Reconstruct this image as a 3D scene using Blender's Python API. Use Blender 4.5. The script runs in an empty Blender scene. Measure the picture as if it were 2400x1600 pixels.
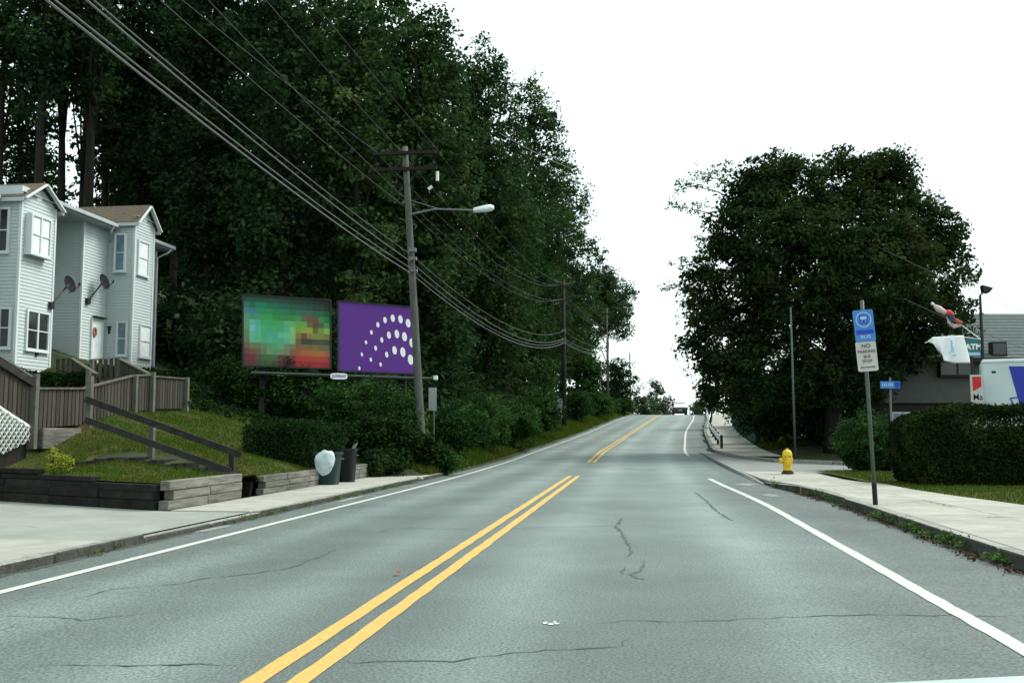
import bpy, bmesh, math, random
import numpy as np
from mathutils import Vector, Matrix, noise
random.seed(7); RNG = np.random.default_rng(7)
sc = bpy.context.scene
COL = sc.collection

# ------------------------------------------------------------------ camera
F_PX, PITCH, YAW, CAMZ = 2300.0, math.atan(212/2300), math.radians(7.28), 1.25
cam = bpy.data.cameras.new('camera'); camo = bpy.data.objects.new('camera', cam); COL.objects.link(camo)
camo.location = (0, 0, CAMZ); camo.rotation_euler = (math.pi/2 + PITCH, 0, YAW)
cam.sensor_width = 36; cam.lens = 36*F_PX/2400; cam.clip_start = 0.05; cam.clip_end = 3000
sc.camera = camo
# ------------------------------------------------------------------ sky, sun, exposure (bright overcast)
SUN_EL, SUN_AZ = math.radians(48), math.radians(62)        # azimuth clockwise from +Y: light from the right, a little ahead
world = bpy.data.worlds.new('World'); sc.world = world; world.use_nodes = True
wn = world.node_tree; wn.nodes.clear()
wo = wn.nodes.new('ShaderNodeOutputWorld'); bg = wn.nodes.new('ShaderNodeBackground')
sky = wn.nodes.new('ShaderNodeTexSky'); sky.sky_type = 'NISHITA'; sky.sun_disc = False
sky.sun_elevation = SUN_EL; sky.sun_rotation = SUN_AZ; sky.air_density = 1.0; sky.dust_density = 4.0
mx = wn.nodes.new('ShaderNodeMix'); mx.data_type = 'RGBA'; mx.inputs[0].default_value = 0.86
wn.links.new(sky.outputs[0], mx.inputs[6]); mx.inputs[7].default_value = (4.15, 4.85, 4.70, 1)
wn.links.new(mx.outputs[2], bg.inputs[0]); bg.inputs[1].default_value = 0.12
wn.links.new(bg.outputs[0], wo.inputs[0])
sl = bpy.data.lights.new('sun', 'SUN'); sl.energy = 1.5; sl.angle = math.radians(28); sl.color = (1, .97, .92)
so = bpy.data.objects.new('sun', sl); COL.objects.link(so)
sd = Vector((math.sin(SUN_AZ)*math.cos(SUN_EL), math.cos(SUN_AZ)*math.cos(SUN_EL), math.sin(SUN_EL)))
so.rotation_euler = sd.to_track_quat('Z', 'Y').to_euler(); so.location = sd*60
vs = sc.view_settings; sc.display_settings.display_device = 'sRGB'
vs.view_transform = 'Standard'; vs.look = 'None'; vs.gamma = 1; vs.use_curve_mapping = False
vs.exposure = 1.45

# ------------------------------------------------------------------ survey helpers: sight lines to real points
CA, SA = math.cos(YAW), math.sin(YAW); CP, SP = math.cos(PITCH), math.sin(PITCH)
def _ray(px, py):
    u = (px-1200)/F_PX; v = (800-py)/F_PX
    fw = CP - v*SP; up = SP + v*CP
    return Vector((u*CA - fw*SA, u*SA + fw*CA, up)), fw
def W(px, py, Z):
    r, fw = _ray(px, py); return Vector((0, 0, CAMZ)) + r*(Z/fw)
def G(px, py, z=0.0):
    r, fw = _ray(px, py); return Vector((0, 0, CAMZ)) + r*((z-CAMZ)/r.z)
def onX(px, py, x):
    r, fw = _ray(px, py); return Vector((0, 0, CAMZ)) + r*(x/r.x)
def onY(px, py, y):
    r, fw = _ray(px, py); return Vector((0, 0, CAMZ)) + r*(y/r.y)

def interp(pts):
    xs = [p[0] for p in pts]; ys = [p[1] for p in pts]; n = len(xs)
    m = [0]*n
    for i in range(1, n-1):
        d0 = (ys[i]-ys[i-1])/(xs[i]-xs[i-1]); d1 = (ys[i+1]-ys[i])/(xs[i+1]-xs[i])
        m[i] = 0 if d0*d1 <= 0 else 2*d0*d1/(d0+d1)
    def f(x):
        if x <= xs[0]: return ys[0]
        if x >= xs[-1]: return ys[-1]
        for i in range(n-1):
            if x <= xs[i+1]: break
        h = xs[i+1]-xs[i]; t = (x-xs[i])/h
        return (2*t**3-3*t*t+1)*ys[i] + (t**3-2*t*t+t)*h*m[i] + (-2*t**3+3*t*t)*ys[i+1] + (t**3-t*t)*h*m[i+1]
    return f
rz = interp([(-20,0),(27,0),(36,.05),(47.6,.26),(62,.72),(77,1.3),(97,2.39),(114,3.1),(125,3.4),(137,3.5),(160,3.1),(200,1.5),(260,-1),(400,-4)])
sx = interp([(-20,0),(40,0),(47,.05),(60,.6),(77,1.5),(97,3.1),(114,4.2),(125,5.0),(160,7.2),(200,9.5),(400,20)])
def sstep(a, b, x):
    t = min(1, max(0, (x-a)/(b-a))); return t*t*(3-2*t)

# ------------------------------------------------------------------ object helpers
def wpos(o):
    v = Vector((0, 0, 0))
    while o: v += o.location; o = o.parent
    return v
def tag(o, label=None, cat=None, group=None, kind=None):
    if label: o['label'] = label
    if cat: o['category'] = cat
    if group: o['group'] = group
    if kind: o['kind'] = kind
    return o
def thing(name, loc, label, cat, group=None):
    o = bpy.data.objects.new(name, None); COL.objects.link(o); o.location = loc
    o.empty_display_size = .2
    return tag(o, label, cat, group)
def put(o, parent, world):
    COL.objects.link(o)
    if parent:
        o.parent = parent; o.location = Vector(world) - wpos(parent)
    else: o.location = world
    return o
class MB:
    def __init__(s): s.v = []; s.f = []
    def quad(s, *p):
        n = len(s.v); s.v += [tuple(q) for q in p]; s.f.append(tuple(range(n, n+len(p)))); return s
    def box(s, lo, hi):
        n = len(s.v); (a,b,c),(d,e,f) = lo, hi
        s.v += [(a,b,c),(d,b,c),(d,e,c),(a,e,c),(a,b,f),(d,b,f),(d,e,f),(a,e,f)]
        s.f += [(n,n+3,n+2,n+1),(n+4,n+5,n+6,n+7),(n,n+1,n+5,n+4),(n+1,n+2,n+6,n+5),(n+2,n+3,n+7,n+6),(n+3,n,n+4,n+7)]
        return s
    def beam(s, p0, p1, w, h, up=(0,0,1), ext=0):
        p0, p1 = Vector(p0), Vector(p1); d = (p1-p0).normalized(); p0 = p0-d*ext; p1 = p1+d*ext
        r = d.cross(Vector(up)); r = r.normalized() if r.length > 1e-6 else Vector((1,0,0)); u = r.cross(d)
        n = len(s.v)
        for p in (p0, p1):
            for a, b in ((-1,-1),(1,-1),(1,1),(-1,1)): s.v.append(tuple(p + r*a*w/2 + u*b*h/2))
        s.f += [(n,n+1,n+2,n+3),(n+7,n+6,n+5,n+4)] + [(n+i, n+4+i, n+4+(i+1)%4, n+(i+1)%4) for i in range(4)]
        return s
    def tube(s, pts, rad, k=8, cap=True):
        pts = [Vector(p) for p in pts]; n0 = len(s.v)
        if not hasattr(rad, '__len__'): rad = [rad]*len(pts)
        for i, p in enumerate(pts):
            d = (pts[min(i+1, len(pts)-1)] - pts[max(i-1, 0)]).normalized()
            ref = Vector((0,0,1)) if abs(d.z) < .9 else Vector((1,0,0))
            r = d.cross(ref).normalized(); u = r.cross(d)
            for j in range(k):
                t = 2*math.pi*j/k; s.v.append(tuple(p + (r*math.cos(t)+u*math.sin(t))*rad[i]))
        for i in range(len(pts)-1):
            for j in range(k):
                a = n0+i*k+j; b = n0+i*k+(j+1)%k; s.f.append((a, b, b+k, a+k))
        if cap:
            s.f.append(tuple(n0+j for j in range(k))[::-1]); s.f.append(tuple(n0+(len(pts)-1)*k+j for j in range(k)))
        return s
    def lathe(s, c, prof, k=16):    # prof [(r,z)] vertical axis
        return s.tube([(c[0], c[1], c[2]+z) for r, z in prof], [max(r, .0005) for r, z in prof], k)
    def prism(s, poly, off):        # poly list of Vector, extruded by off
        n = len(s.v); m = len(poly); off = Vector(off)
        s.v += [tuple(p) for p in poly] + [tuple(Vector(p)+off) for p in poly]
        s.f += [tuple(range(n, n+m))[::-1], tuple(range(n+m, n+2*m))] + [(n+i, n+(i+1)%m, n+m+(i+1)%m, n+m+i) for i in range(m)]
        return s
    def build(s, name, m, parent=None, origin=None, smooth=False, bevel=0):
        vs_ = np.array(s.v)
        if origin is None:
            origin = Vector((float((vs_[:,0].min()+vs_[:,0].max())/2), float((vs_[:,1].min()+vs_[:,1].max())/2), float(vs_[:,2].min())))
        me = bpy.data.meshes.new(name); me.from_pydata((vs_-np.array(origin)).tolist(), [], s.f)
        bm = bmesh.new(); bm.from_mesh(me); bmesh.ops.recalc_face_normals(bm, faces=bm.faces)
        if bevel:
            bmesh.ops.bevel(bm, geom=[e for e in bm.edges if len(e.link_faces)==2 and e.calc_face_angle(0) > .6], offset=bevel, segments=1, affect='EDGES')
        bm.to_mesh(me); bm.free()
        if smooth: me.shade_smooth()
        me.materials.append(m)
        return put(bpy.data.objects.new(name, me), parent, origin)
_unit = {}
def piece(name, m, parent, loc, scale, rz_=0, rot=None):      # shared bevelled unit box, base centred at loc
    key = (m.name, name)
    if key not in _unit:
        b = MB().box((-.5,-.5,0),(.5,.5,1)); me = bpy.data.meshes.new(name); me.from_pydata(b.v, [], b.f); me.materials.append(m)
        _unit[key] = me
    o = bpy.data.objects.new(name, _unit[key]); put(o, parent, loc)
    o.scale = scale; o.rotation_euler = rot if rot else (0, 0, rz_)
    return o

# ------------------------------------------------------------------ materials
def mat(name, col, rough=.85, var=.25, scale=3., detail=6, col2=None, bump=0., bscale=40., spec=.3, metal=0., objvar=.0, emit=None, stretch=None, speck=0.):
    m = bpy.data.materials.new(name); m.use_nodes = True; nt = m.node_tree; b = nt.nodes['Principled BSDF']
    if rough >= .88: spec = .08
    b.inputs['Roughness'].default_value = rough; b.inputs['Specular IOR Level'].default_value = spec; b.inputs['Metallic'].default_value = metal
    tc = nt.nodes.new('ShaderNodeTexCoord'); mp = nt.nodes.new('ShaderNodeMapping'); nt.links.new(tc.outputs['Object'], mp.inputs[0])
    if stretch: mp.inputs['Scale'].default_value = stretch
    oi = nt.nodes.new('ShaderNodeObjectInfo')
    ad = nt.nodes.new('ShaderNodeVectorMath'); ad.operation = 'ADD'; nt.links.new(mp.outputs[0], ad.inputs[0])
    cr = nt.nodes.new('ShaderNodeVectorMath'); cr.operation = 'SCALE'; cr.inputs[0].default_value = (37, 17, 29); nt.links.new(oi.outputs['Random'], cr.inputs['Scale'])
    nt.links.new(cr.outputs[0], ad.inputs[1])
    nz = nt.nodes.new('ShaderNodeTexNoise'); nz.inputs['Scale'].default_value = scale; nz.inputs['Detail'].default_value = detail; nz.inputs['Roughness'].default_value = .65
    nt.links.new(ad.outputs[0], nz.inputs[0])
    rp = nt.nodes.new('ShaderNodeValToRGB'); nt.links.new(nz.outputs[0], rp.inputs[0])
    c1 = col; c2 = col2 if col2 else tuple(c*(1+var) for c in col)
    if not col2: c1 = tuple(c*(1-var) for c in col)
    rp.color_ramp.elements[0].position = .3; rp.color_ramp.elements[0].color = (*c1, 1)
    rp.color_ramp.elements[1].position = .7; rp.color_ramp.elements[1].color = (*c2, 1)
    out = rp.outputs[0]
    if speck:
        n3 = nt.nodes.new('ShaderNodeTexNoise'); n3.inputs['Scale'].default_value = bscale; n3.inputs['Detail'].default_value = 2
        nt.links.new(tc.outputs['Object'], n3.inputs[0])
        mr = nt.nodes.new('ShaderNodeMapRange'); nt.links.new(n3.outputs[0], mr.inputs[0])
        mr.inputs[1].default_value = .3; mr.inputs[2].default_value = .7; mr.inputs[3].default_value = 1-speck; mr.inputs[4].default_value = 1+speck
        mu = nt.nodes.new('ShaderNodeVectorMath'); mu.operation = 'SCALE'; nt.links.new(out, mu.inputs[0]); nt.links.new(mr.outputs[0], mu.inputs['Scale']); out = mu.outputs[0]
    if objvar:
        mr = nt.nodes.new('ShaderNodeMapRange'); nt.links.new(oi.outputs['Random'], mr.inputs[0]); mr.inputs[3].default_value = 1-objvar; mr.inputs[4].default_value = 1+objvar
        mu = nt.nodes.new('ShaderNodeVectorMath'); mu.operation = 'SCALE'; nt.links.new(out, mu.inputs[0]); nt.links.new(mr.outputs[0], mu.inputs['Scale']); out = mu.outputs[0]
    nt.links.new(out, b.inputs['Base Color'])
    if bump:
        n2 = nt.nodes.new('ShaderNodeTexNoise'); n2.inputs['Scale'].default_value = bscale; n2.inputs['Detail'].default_value = 4; nt.links.new(ad.outputs[0], n2.inputs[0])
        bp = nt.nodes.new('ShaderNodeBump'); bp.inputs['Strength'].default_value = bump; bp.inputs['Distance'].default_value = .02
        nt.links.new(n2.outputs[0], bp.inputs['Height']); nt.links.new(bp.outputs[0], b.inputs['Normal'])
    return m
def leafmat(name, c1, c2, c3, scale=.7, trans=.25):
    m = bpy.data.materials.new(name); m.use_nodes = True; nt = m.node_tree; nt.nodes.clear()
    out = nt.nodes.new('ShaderNodeOutputMaterial'); tc = nt.nodes.new('ShaderNodeTexCoord')
    nz = nt.nodes.new('ShaderNodeTexNoise'); nz.inputs['Scale'].default_value = scale; nz.inputs['Detail'].default_value = 5; nz.inputs['Roughness'].default_value = .7
    oi = nt.nodes.new('ShaderNodeObjectInfo'); cr = nt.nodes.new('ShaderNodeVectorMath'); cr.operation = 'SCALE'; cr.inputs[0].default_value = (31, 47, 11); nt.links.new(oi.outputs['Random'], cr.inputs['Scale'])
    ad = nt.nodes.new('ShaderNodeVectorMath'); ad.operation = 'ADD'; nt.links.new(tc.outputs['Object'], ad.inputs[0]); nt.links.new(cr.outputs[0], ad.inputs[1])
    nt.links.new(ad.outputs[0], nz.inputs[0])
    rp = nt.nodes.new('ShaderNodeValToRGB'); nt.links.new(nz.outputs[0], rp.inputs[0])
    e = rp.color_ramp.elements; e[0].position = .33; e[0].color = (*c1, 1); e[1].position = .52; e[1].color = (*c2, 1)
    e3 = e.new(.7); e3.color = (*c3, 1)
    # leaf to leaf variation
    at = nt.nodes.new('ShaderNodeAttribute'); at.attribute_name = 'tone'
    mu = nt.nodes.new('ShaderNodeVectorMath'); mu.operation = 'SCALE'; nt.links.new(rp.outputs[0], mu.inputs[0]); nt.links.new(at.outputs['Fac'], mu.inputs['Scale'])
    df = nt.nodes.new('ShaderNodeBsdfDiffuse'); tl = nt.nodes.new('ShaderNodeBsdfTranslucent'); mxs = nt.nodes.new('ShaderNodeMixShader'); mxs.inputs[0].default_value = trans
    nt.links.new(mu.outputs[0], df.inputs[0]); nt.links.new(mu.outputs[0], tl.inputs[0])
    nt.links.new(df.outputs[0], mxs.inputs[1]); nt.links.new(tl.outputs[0], mxs.inputs[2]); nt.links.new(mxs.outputs[0], out.inputs[0])
    return m
M = {}
M['lawn']    = mat('lawn_soil', (.022,.050,.007), .95, scale=1.1, col2=(.065,.052,.018), bump=.5, bscale=30, speck=.3)
M['earth']   = mat('forest_floor', (.02,.028,.014), .95, scale=.5, col2=(.045,.05,.025), bump=.6, bscale=8)
M['conc']    = mat('sidewalk_concrete', (.30,.30,.262), .9, .16, 2.5, bump=.15, bscale=90, objvar=.09, speck=.1)
M['drive']   = mat('driveway_surface', (.225,.24,.215), .9, .16, 1.0, bump=.2, bscale=80, objvar=0, speck=.12)
M['side']    = mat('side_street_asphalt', (.19,.20,.19), .9, .18, .8, bump=.2, bscale=80, speck=.15)
M['kerb_face'] = mat('grimy_shaded_kerb_face', (.055,.056,.048), .9, .4, 9, bump=.5, bscale=40, speck=.2)  # road-side kerb faces: grime and shading both put into this dark colour
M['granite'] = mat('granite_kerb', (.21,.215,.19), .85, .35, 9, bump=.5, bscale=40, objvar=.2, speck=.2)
M['white_line'] = mat('white_road_paint', (.36,.375,.34), .8, .12, 6, speck=.16, bscale=60)
M['yellow']  = mat('yellow_road_paint', (.40,.262,.075), .8, .13, 5, speck=.16, bscale=60)
M['crack']   = mat('crack_filler', (.065,.07,.068), .8, .3, 8)
M['patch']   = mat('pale_patch', (.20,.215,.20), .9, .2, 9)
M['timber_l']= mat('weathered_timber', (.135,.135,.115), .9, .5, 5, bump=.6, bscale=25, objvar=.18, stretch=(1,.25,2.5))
M['timber_d']= mat('dark_shaded_timber', (.018,.018,.016), .9, .4, 4, bump=.5, bscale=25, objvar=.2)  # shade on the wall's camera-facing side put into this colour; also dark steps
M['board']   = mat('grey_fence_board', (.056,.052,.043), .92, .35, 5, bump=.4, bscale=30, objvar=.3, stretch=(2,2,.35))
M['rail']    = mat('grey_rail_wood', (.10,.10,.085), .92, .3, 6, objvar=.15)
M['rail_d']  = mat('dark_rail_wood', (.03,.031,.028), .92, .35, 6, objvar=.1)
M['siding']  = mat('vinyl_siding', (.41,.47,.465), .6, .05, 1.2, objvar=0)
M['trim']    = mat('white_trim', (.50,.56,.55), .55, .05, 2)
M['gutter']  = mat('grey_gutter', (.33,.38,.385), .5, .06, 2)
M['roof']    = mat('brown_shingle', (.10,.082,.062), .95, .35, 14, bump=.4, bscale=30, speck=.3)
M['glass_d'] = mat('dark_window_glass', (.02,.026,.026), .12, .5, 2.5, spec=.5)
M['glass_b'] = mat('blue_window_glass', (.10,.17,.23), .15, .3, 3, spec=.5)
M['curtain'] = mat('pale_curtain', (.62,.68,.66), .6, .14, 5)
M['lattice'] = mat('white_lattice', (.62,.66,.62), .6, .08, 5)
M['pole']    = mat('weathered_pole_wood', (.085,.088,.08), .9, .35, 5, bump=.4, bscale=30, stretch=(3,3,.25))
M['pole_d']  = mat('dark_pole_wood', (.028,.028,.026), .9, .35, 5, stretch=(3,3,.25))
M['steel']   = mat('galvanised_steel', (.12,.14,.14), .5, .15, 8, metal=.3)
M['post']    = mat('green_grey_post', (.075,.095,.085), .6, .2, 10)
M['alu']     = mat('pale_aluminium', (.62,.68,.68), .4, .06, 5, metal=.2)
M['ceramic'] = mat('pale_ceramic', (.6,.62,.6), .3, .05, 8)
M['cable']   = mat('grey_cable', (.11,.12,.12), .6, .1, 2)
M['cable_t'] = mat('dark_cable', (.06,.065,.065), .6, .1, 2)
M['purple']  = mat('purple_print', (.102,.026,.223), .7, .01, 1)
M['white']   = mat('white_print', (.80,.80,.80), .6, .01, 1)
M['dish']    = mat('dark_dish', (.02,.021,.022), .95, .2, 3, spec=.05)
M['black']   = mat('black_paint', (.012,.013,.013), .5, .2, 3)
M['frame_d'] = mat('dark_billboard_frame', (.02,.024,.022), .8, .2, 3)
M['bin_g']   = mat('green_plastic_bin', (.006,.028,.027), .45, .25, 4)
M['bin_b']   = mat('black_plastic_bin', (.005,.007,.007), .5, .25, 4)
M['bag']     = mat('white_plastic_bag', (.36,.43,.45), .35, .18, 7, bump=.5, bscale=12, spec=.5)
M['hyd']     = mat('yellow_hydrant_paint', (.60,.42,.018), .5, .15, 12, bump=.1, bscale=50, spec=.4)
M['rust']    = mat('rusty_iron', (.05,.035,.022), .9, .4, 12)
M['blue']    = mat('blue_sign_face', (.05,.19,.50), .5, .05, 3)
M['blue_d']  = mat('dark_blue_print', (.015,.05,.40), .5, .05, 3)
M['paleblue']= mat('pale_blue_print', (.32,.50,.66), .5, .08, 3)
M['sign_w']  = mat('sign_white', (.45,.45,.42), .6, .08, 5)
M['red_txt'] = mat('dark_red_print', (.17,.10,.10), .6, .1, 5)
M['sign_back'] = mat('bare_sign_back', (.24,.28,.27), .6, .12, 5)
M['bwall']   = mat('grey_shingle_wall', (.092,.097,.09), .9, .12, 2.2, bump=.3, bscale=18)
M['broof']   = mat('grey_roof', (.095,.115,.112), .9, .15, 3, bump=.3, bscale=10)
M['bdark']   = mat('dark_fascia', (.02,.017,.014), .8, .2, 4)
M['truck']   = mat('white_truck_paint', (.50,.58,.58), .4, .04, 1.2)
M['truck_b'] = mat('blue_truck_print', (.02,.035,.33), .4, .04, 2)
M['rubber']  = mat('black_rubber', (.015,.015,.015), .8, .2, 6)
M['red']     = mat('red_print', (.48,.02,.02), .5, .05, 2)
M['flag_w']  = mat('white_flag_cloth', (.78,.80,.80), .8, .04, 4)
M['flag_r']  = mat('red_flag_cloth', (.5,.07,.05), .8, .1, 6)
M['flag_n']  = mat('navy_flag_cloth', (.03,.05,.12), .8, .1, 6)
M['flag_c']  = mat('cream_flag_cloth', (.50,.40,.38), .8, .15, 9)
M['teal']    = mat('teal_sign_face', (.03,.13,.14), .5, .1, 3)
M['carpaint']= mat('black_car_paint', (.012,.014,.016), .3, .2, 3, spec=.5)
M['carglass']= mat('mirrored_car_glass', (.75,.78,.78), .08, .02, 3, metal=1.)
M['tail']    = mat('red_tail_light', (.10,.012,.012), .3, .05, 3)
M['hood']    = mat('pale_hood_paint', (.42,.50,.48), .3, .03, 2, spec=.5)
M['fence_g'] = mat('green_fence_screen', (.012,.055,.055), .8, .25, 3)
M['bark']    = mat('dark_bark', (.022,.02,.016), .95, .35, 5, bump=.5, bscale=12, stretch=(2,2,.4))
M['bark_l']  = mat('grey_bark', (.06,.055,.046), .95, .35, 5, bump=.5, bscale=12, stretch=(2,2,.4))
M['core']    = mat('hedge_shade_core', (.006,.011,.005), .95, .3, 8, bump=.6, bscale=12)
M['stain']   = mat('dead_leaves', (.07,.045,.03), .95, .4, 12)
M['litter']  = mat('pale_litter', (.55,.58,.58), .6, .1, 9)
M['orange']  = mat('orange_leaf', (.35,.12,.06), .8, .2, 9)
L = {}
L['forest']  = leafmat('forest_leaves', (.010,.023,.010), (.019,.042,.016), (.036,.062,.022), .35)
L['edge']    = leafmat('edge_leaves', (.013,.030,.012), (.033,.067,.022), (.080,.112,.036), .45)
L['far']     = leafmat('hazed_far_leaves', (.04,.065,.038), (.06,.09,.05), (.09,.12,.065), .3)  # paler grey-green: distance haze put into the leaf colour
L['maple']   = leafmat('round_tree_leaves', (.011,.026,.010), (.024,.046,.015), (.058,.060,.022), .5)
L['pale']    = leafmat('pale_leaves', (.05,.085,.05), (.08,.12,.065), (.11,.15,.075), .6, .4)
L['bush']    = leafmat('bush_leaves', (.010,.030,.010), (.026,.066,.017), (.060,.125,.032), .8)
L['hedge']   = leafmat('hedge_leaves', (.008,.016,.005), (.014,.027,.008), (.030,.050,.013), 1.3, .12)
L['hedge_d'] = leafmat('dark_hedge_leaves', (.008,.018,.006), (.013,.030,.009), (.02,.05,.013), 1.3, .12)
L['grass']   = leafmat('grass_blades', (.030,.080,.006), (.058,.088,.012), (.10,.078,.024), .55, .3)
L['weed']    = leafmat('weed_leaves', (.05,.09,.025), (.06,.13,.03), (.10,.10,.045), 2.5, .3)
L['golden']  = leafmat('yellow_weed', (.18,.22,.03), (.27,.29,.04), (.33,.32,.06), 2.5, .3)
# road: worn asphalt with lighter wheel paths
def road_mat():
    m = mat('worn_asphalt', (.094,.119,.111), .8, .2, .5, bump=.06, bscale=52, spec=.35, speck=.5)
    nt = m.node_tree; b = nt.nodes['Principled BSDF']; src = b.inputs['Base Color'].links[0].from_socket
    at = nt.nodes.new('ShaderNodeAttribute'); at.attribute_name = 'wear_tone'
    mr = nt.nodes.new('ShaderNodeMapRange'); nt.links.new(at.outputs['Fac'], mr.inputs[0]); mr.inputs[3].default_value = .85; mr.inputs[4].default_value = 1.95
    mu = nt.nodes.new('ShaderNodeVectorMath'); mu.operation = 'SCALE'; nt.links.new(src, mu.inputs[0]); nt.links.new(mr.outputs[0], mu.inputs['Scale'])
    nt.links.new(mu.outputs[0], b.inputs['Base Color']); return m
M['road'] = road_mat()
for _n in ('white_line', 'yellow'):     # chipped paint shows the asphalt below
    nt = M[_n].node_tree; rp = [n for n in nt.nodes if n.type == 'VALTORGB'][0]; nz = [n for n in nt.nodes if n.type == 'TEX_NOISE'][0]
    nz.inputs['Scale'].default_value = 14; nz.inputs['Detail'].default_value = 9; nz.inputs['Roughness'].default_value = .8
    c_ = tuple(rp.color_ramp.elements[1].color); rp.color_ramp.elements[0].position = .33; rp.color_ramp.elements[0].color = (.15,.16,.14,1)
    rp.color_ramp.elements[1].position = .41; rp.color_ramp.elements[1].color = c_

# ------------------------------------------------------------------ terrain
def ywall(x): return 14.2 + .44*(-7.1-x)
RES = [(-20,36,3.4),(-20,28,3.1),(-12.2,17.5,.95),(-12.2,18.6,1.15),(-12.2,20.4,1.42),(-9.2,22.5,.75),(-7.8,22.5,.5),(-11.2,16.4,.6),(-9,15.5,.5),
       (-9,17.6,.88),(-10.3,17.5,1.22),(-10.3,20,1.15),(-11.3,27,1.75),(-9,30,1.2),(-9,26,.8),(-14.5,24,1.85),(-16,26,2.15),(-17.5,28.5,2.5)]
def hill0(x, y):
    xl = -(x - sx(y)); d = xl-7.1
    z = rz(y) + .42
    if d > 0:
        z += .27*min(d, 13) + .38*max(0, min(d, 45)-13)
        if d > 45: z -= .05*(d-45)
    return z
_res = [(a, b, c-hill0(a, b)) for a, b, c in RES]
def hill(x, y):
    z = hill0(x, y)
    for a, b, r in _res:
        q = (x-a)**2+(y-b)**2
        if q < 25: z += r*math.exp(-q/2.2)*.8
    return z
def gz(x, y):
    s = sx(y); r = rz(y); xl = x-s
    if xl < -5.5:
        if y < 27 and y < ywall(x)+ .0: return -.06 if x > -30 else -.06 + .3*(-30-x)*.6
        if y < 26.5:
            db = min(-7.1-x, (y-ywall(x)))
            return -.06 + (hill(x, y)+.02)*sstep(.25, 1.6, db)
        if xl > -7.1: return r + .03 + .4*sstep(5.6, 7.1, -xl)
        return hill(x, y)
    if xl > 3.3:
        far = sstep(44, 50, y)
        return r - .06 + .14*sstep(5.2, 6.0, xl)*(1-far) * (1 if (y < 30) else 0) + far*(.10 + .25*sstep(5.6, 9, xl))
    return r - .12 - .35*sstep(28, 40, y)*sstep(5.6, 4.6, -xl)*sstep(3.4, 2.6, xl)
def gzn(x, y):
    z = gz(x, y)
    xl = x-sx(y)
    if (x < -14 or y > 60) and not -8.5 < xl < 9: z += .6*min(1, (-xl-8.5 if xl < 0 else xl-9)/4)*(noise.noise(Vector((x*.12, y*.12, 0))))
    return z
def arr(*segs):
    o = []
    for a, b, n in segs: o += [a+(b-a)*i/n for i in range(n)]
    return o + [segs[-1][1]]
def grid(name, xs, ys, zf, m, kind='structure', shift=None):
    v = [(x + (sx(y) if shift else 0), y, 0) for y in ys for x in xs]
    v = [(x, y, zf(x, y)) for x, y, _ in v]; n = len(xs)
    f = [(j*n+i, j*n+i+1, (j+1)*n+i+1, (j+1)*n+i) for j in range(len(ys)-1) for i in range(n-1)]
    me = bpy.data.meshes.new(name); me.from_pydata(v, [], f); me.shade_smooth(); me.materials.append(m)
    o = bpy.data.objects.new(name, me); COL.objects.link(o); tag(o, kind=kind); return o
gx = arr((-900,-150,6),(-150,-40,22),(-40,-20,20),(-20,-5,60),(-5,20,50),(20,40,12),(40,150,12),(150,900,6))
gy = arr((-60,0,10),(0,12,16),(12,32,80),(32,60,46),(60,150,90),(150,400,25),(400,1500,6))
ground = grid('ground', gx, gy, gzn, M['earth'])
# lawn sheet behind the timber walls
STAIR = (17.15, 18.05)
lx = arr((-7.16,-16,50)); vv = []; ff = []
ty = arr((0,1,80))
def lawn_z(x, y):
    z = hill(x, y) + .03*noise.noise(Vector((x*1.5, y*1.5, 3)))
    if x > -10.5 and STAIR[0]-.05 < y < STAIR[1]+.05: z -= .22
    wl = .42 + (.05 if y < 18 else -.06)
    z = wl + (z-wl)*sstep(0, .8, min(-7.1-x+.05, max(0, y-ywall(x))+.05 )) if x > -7.9 or y < ywall(x)+.8 else z
    return z
for x in lx:
    y0 = ywall(x)+.12; y1 = 30
    for t in ty: vv.append((x, y0+(y1-y0)*t, lawn_z(x, y0+(y1-y0)*t)))
nt_ = len(ty)
for i in range(len(lx)-1):
    for j in range(nt_-1): ff.append((i*nt_+j, i*nt_+j+1, (i+1)*nt_+j+1, (i+1)*nt_+j))
me = bpy.data.meshes.new('lawn'); me.from_pydata(vv, [], ff); me.shade_smooth(); me.materials.append(M['lawn'])
lawn = bpy.data.objects.new('lawn', me); COL.objects.link(lawn); tag(lawn, kind='structure')

# ------------------------------------------------------------------ road
XL, XR = -5.6, 3.45
def xr_edge(y): return XR
rxs = [XL + (XR-XL)*i/48 for i in range(49)]
rys = arr((-12,60,144),(60,150,90),(150,300,30))
def crown(xl): return -.012*((xl+1.0)/4.5)**2
def road_z(x, y): return rz(y) + crown(x-sx(y))
road = grid('road', rxs, rys, road_z, M['road'], shift=True)
wear_tone = []
for y in rys:
    for xl in rxs:
        w = 0
        for c in (-4.2, -2.6, -.95, 1.1): w += math.exp(-((xl-c)/.42)**2)
        ww = min(1, w*.8)*.55 + .28*sstep(14, 40, y) + .22*noise.noise(Vector((xl*.7, y*.12, 1)))  # wheel-path wear, plus a tone that lightens with distance along the road
        ww += .26*math.exp(-((xl-.3)/1.3)**2)*sstep(6, 13, y)
        if xl < -2.2: ww -= .08
        if xl > 2.4 or xl < -5.1: ww -= .15
        wear_tone.append(max(0, min(1, ww)))
at = road.data.attributes.new('wear_tone', 'FLOAT', 'POINT'); at.data.foreach_set('value', wear_tone)
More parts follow.
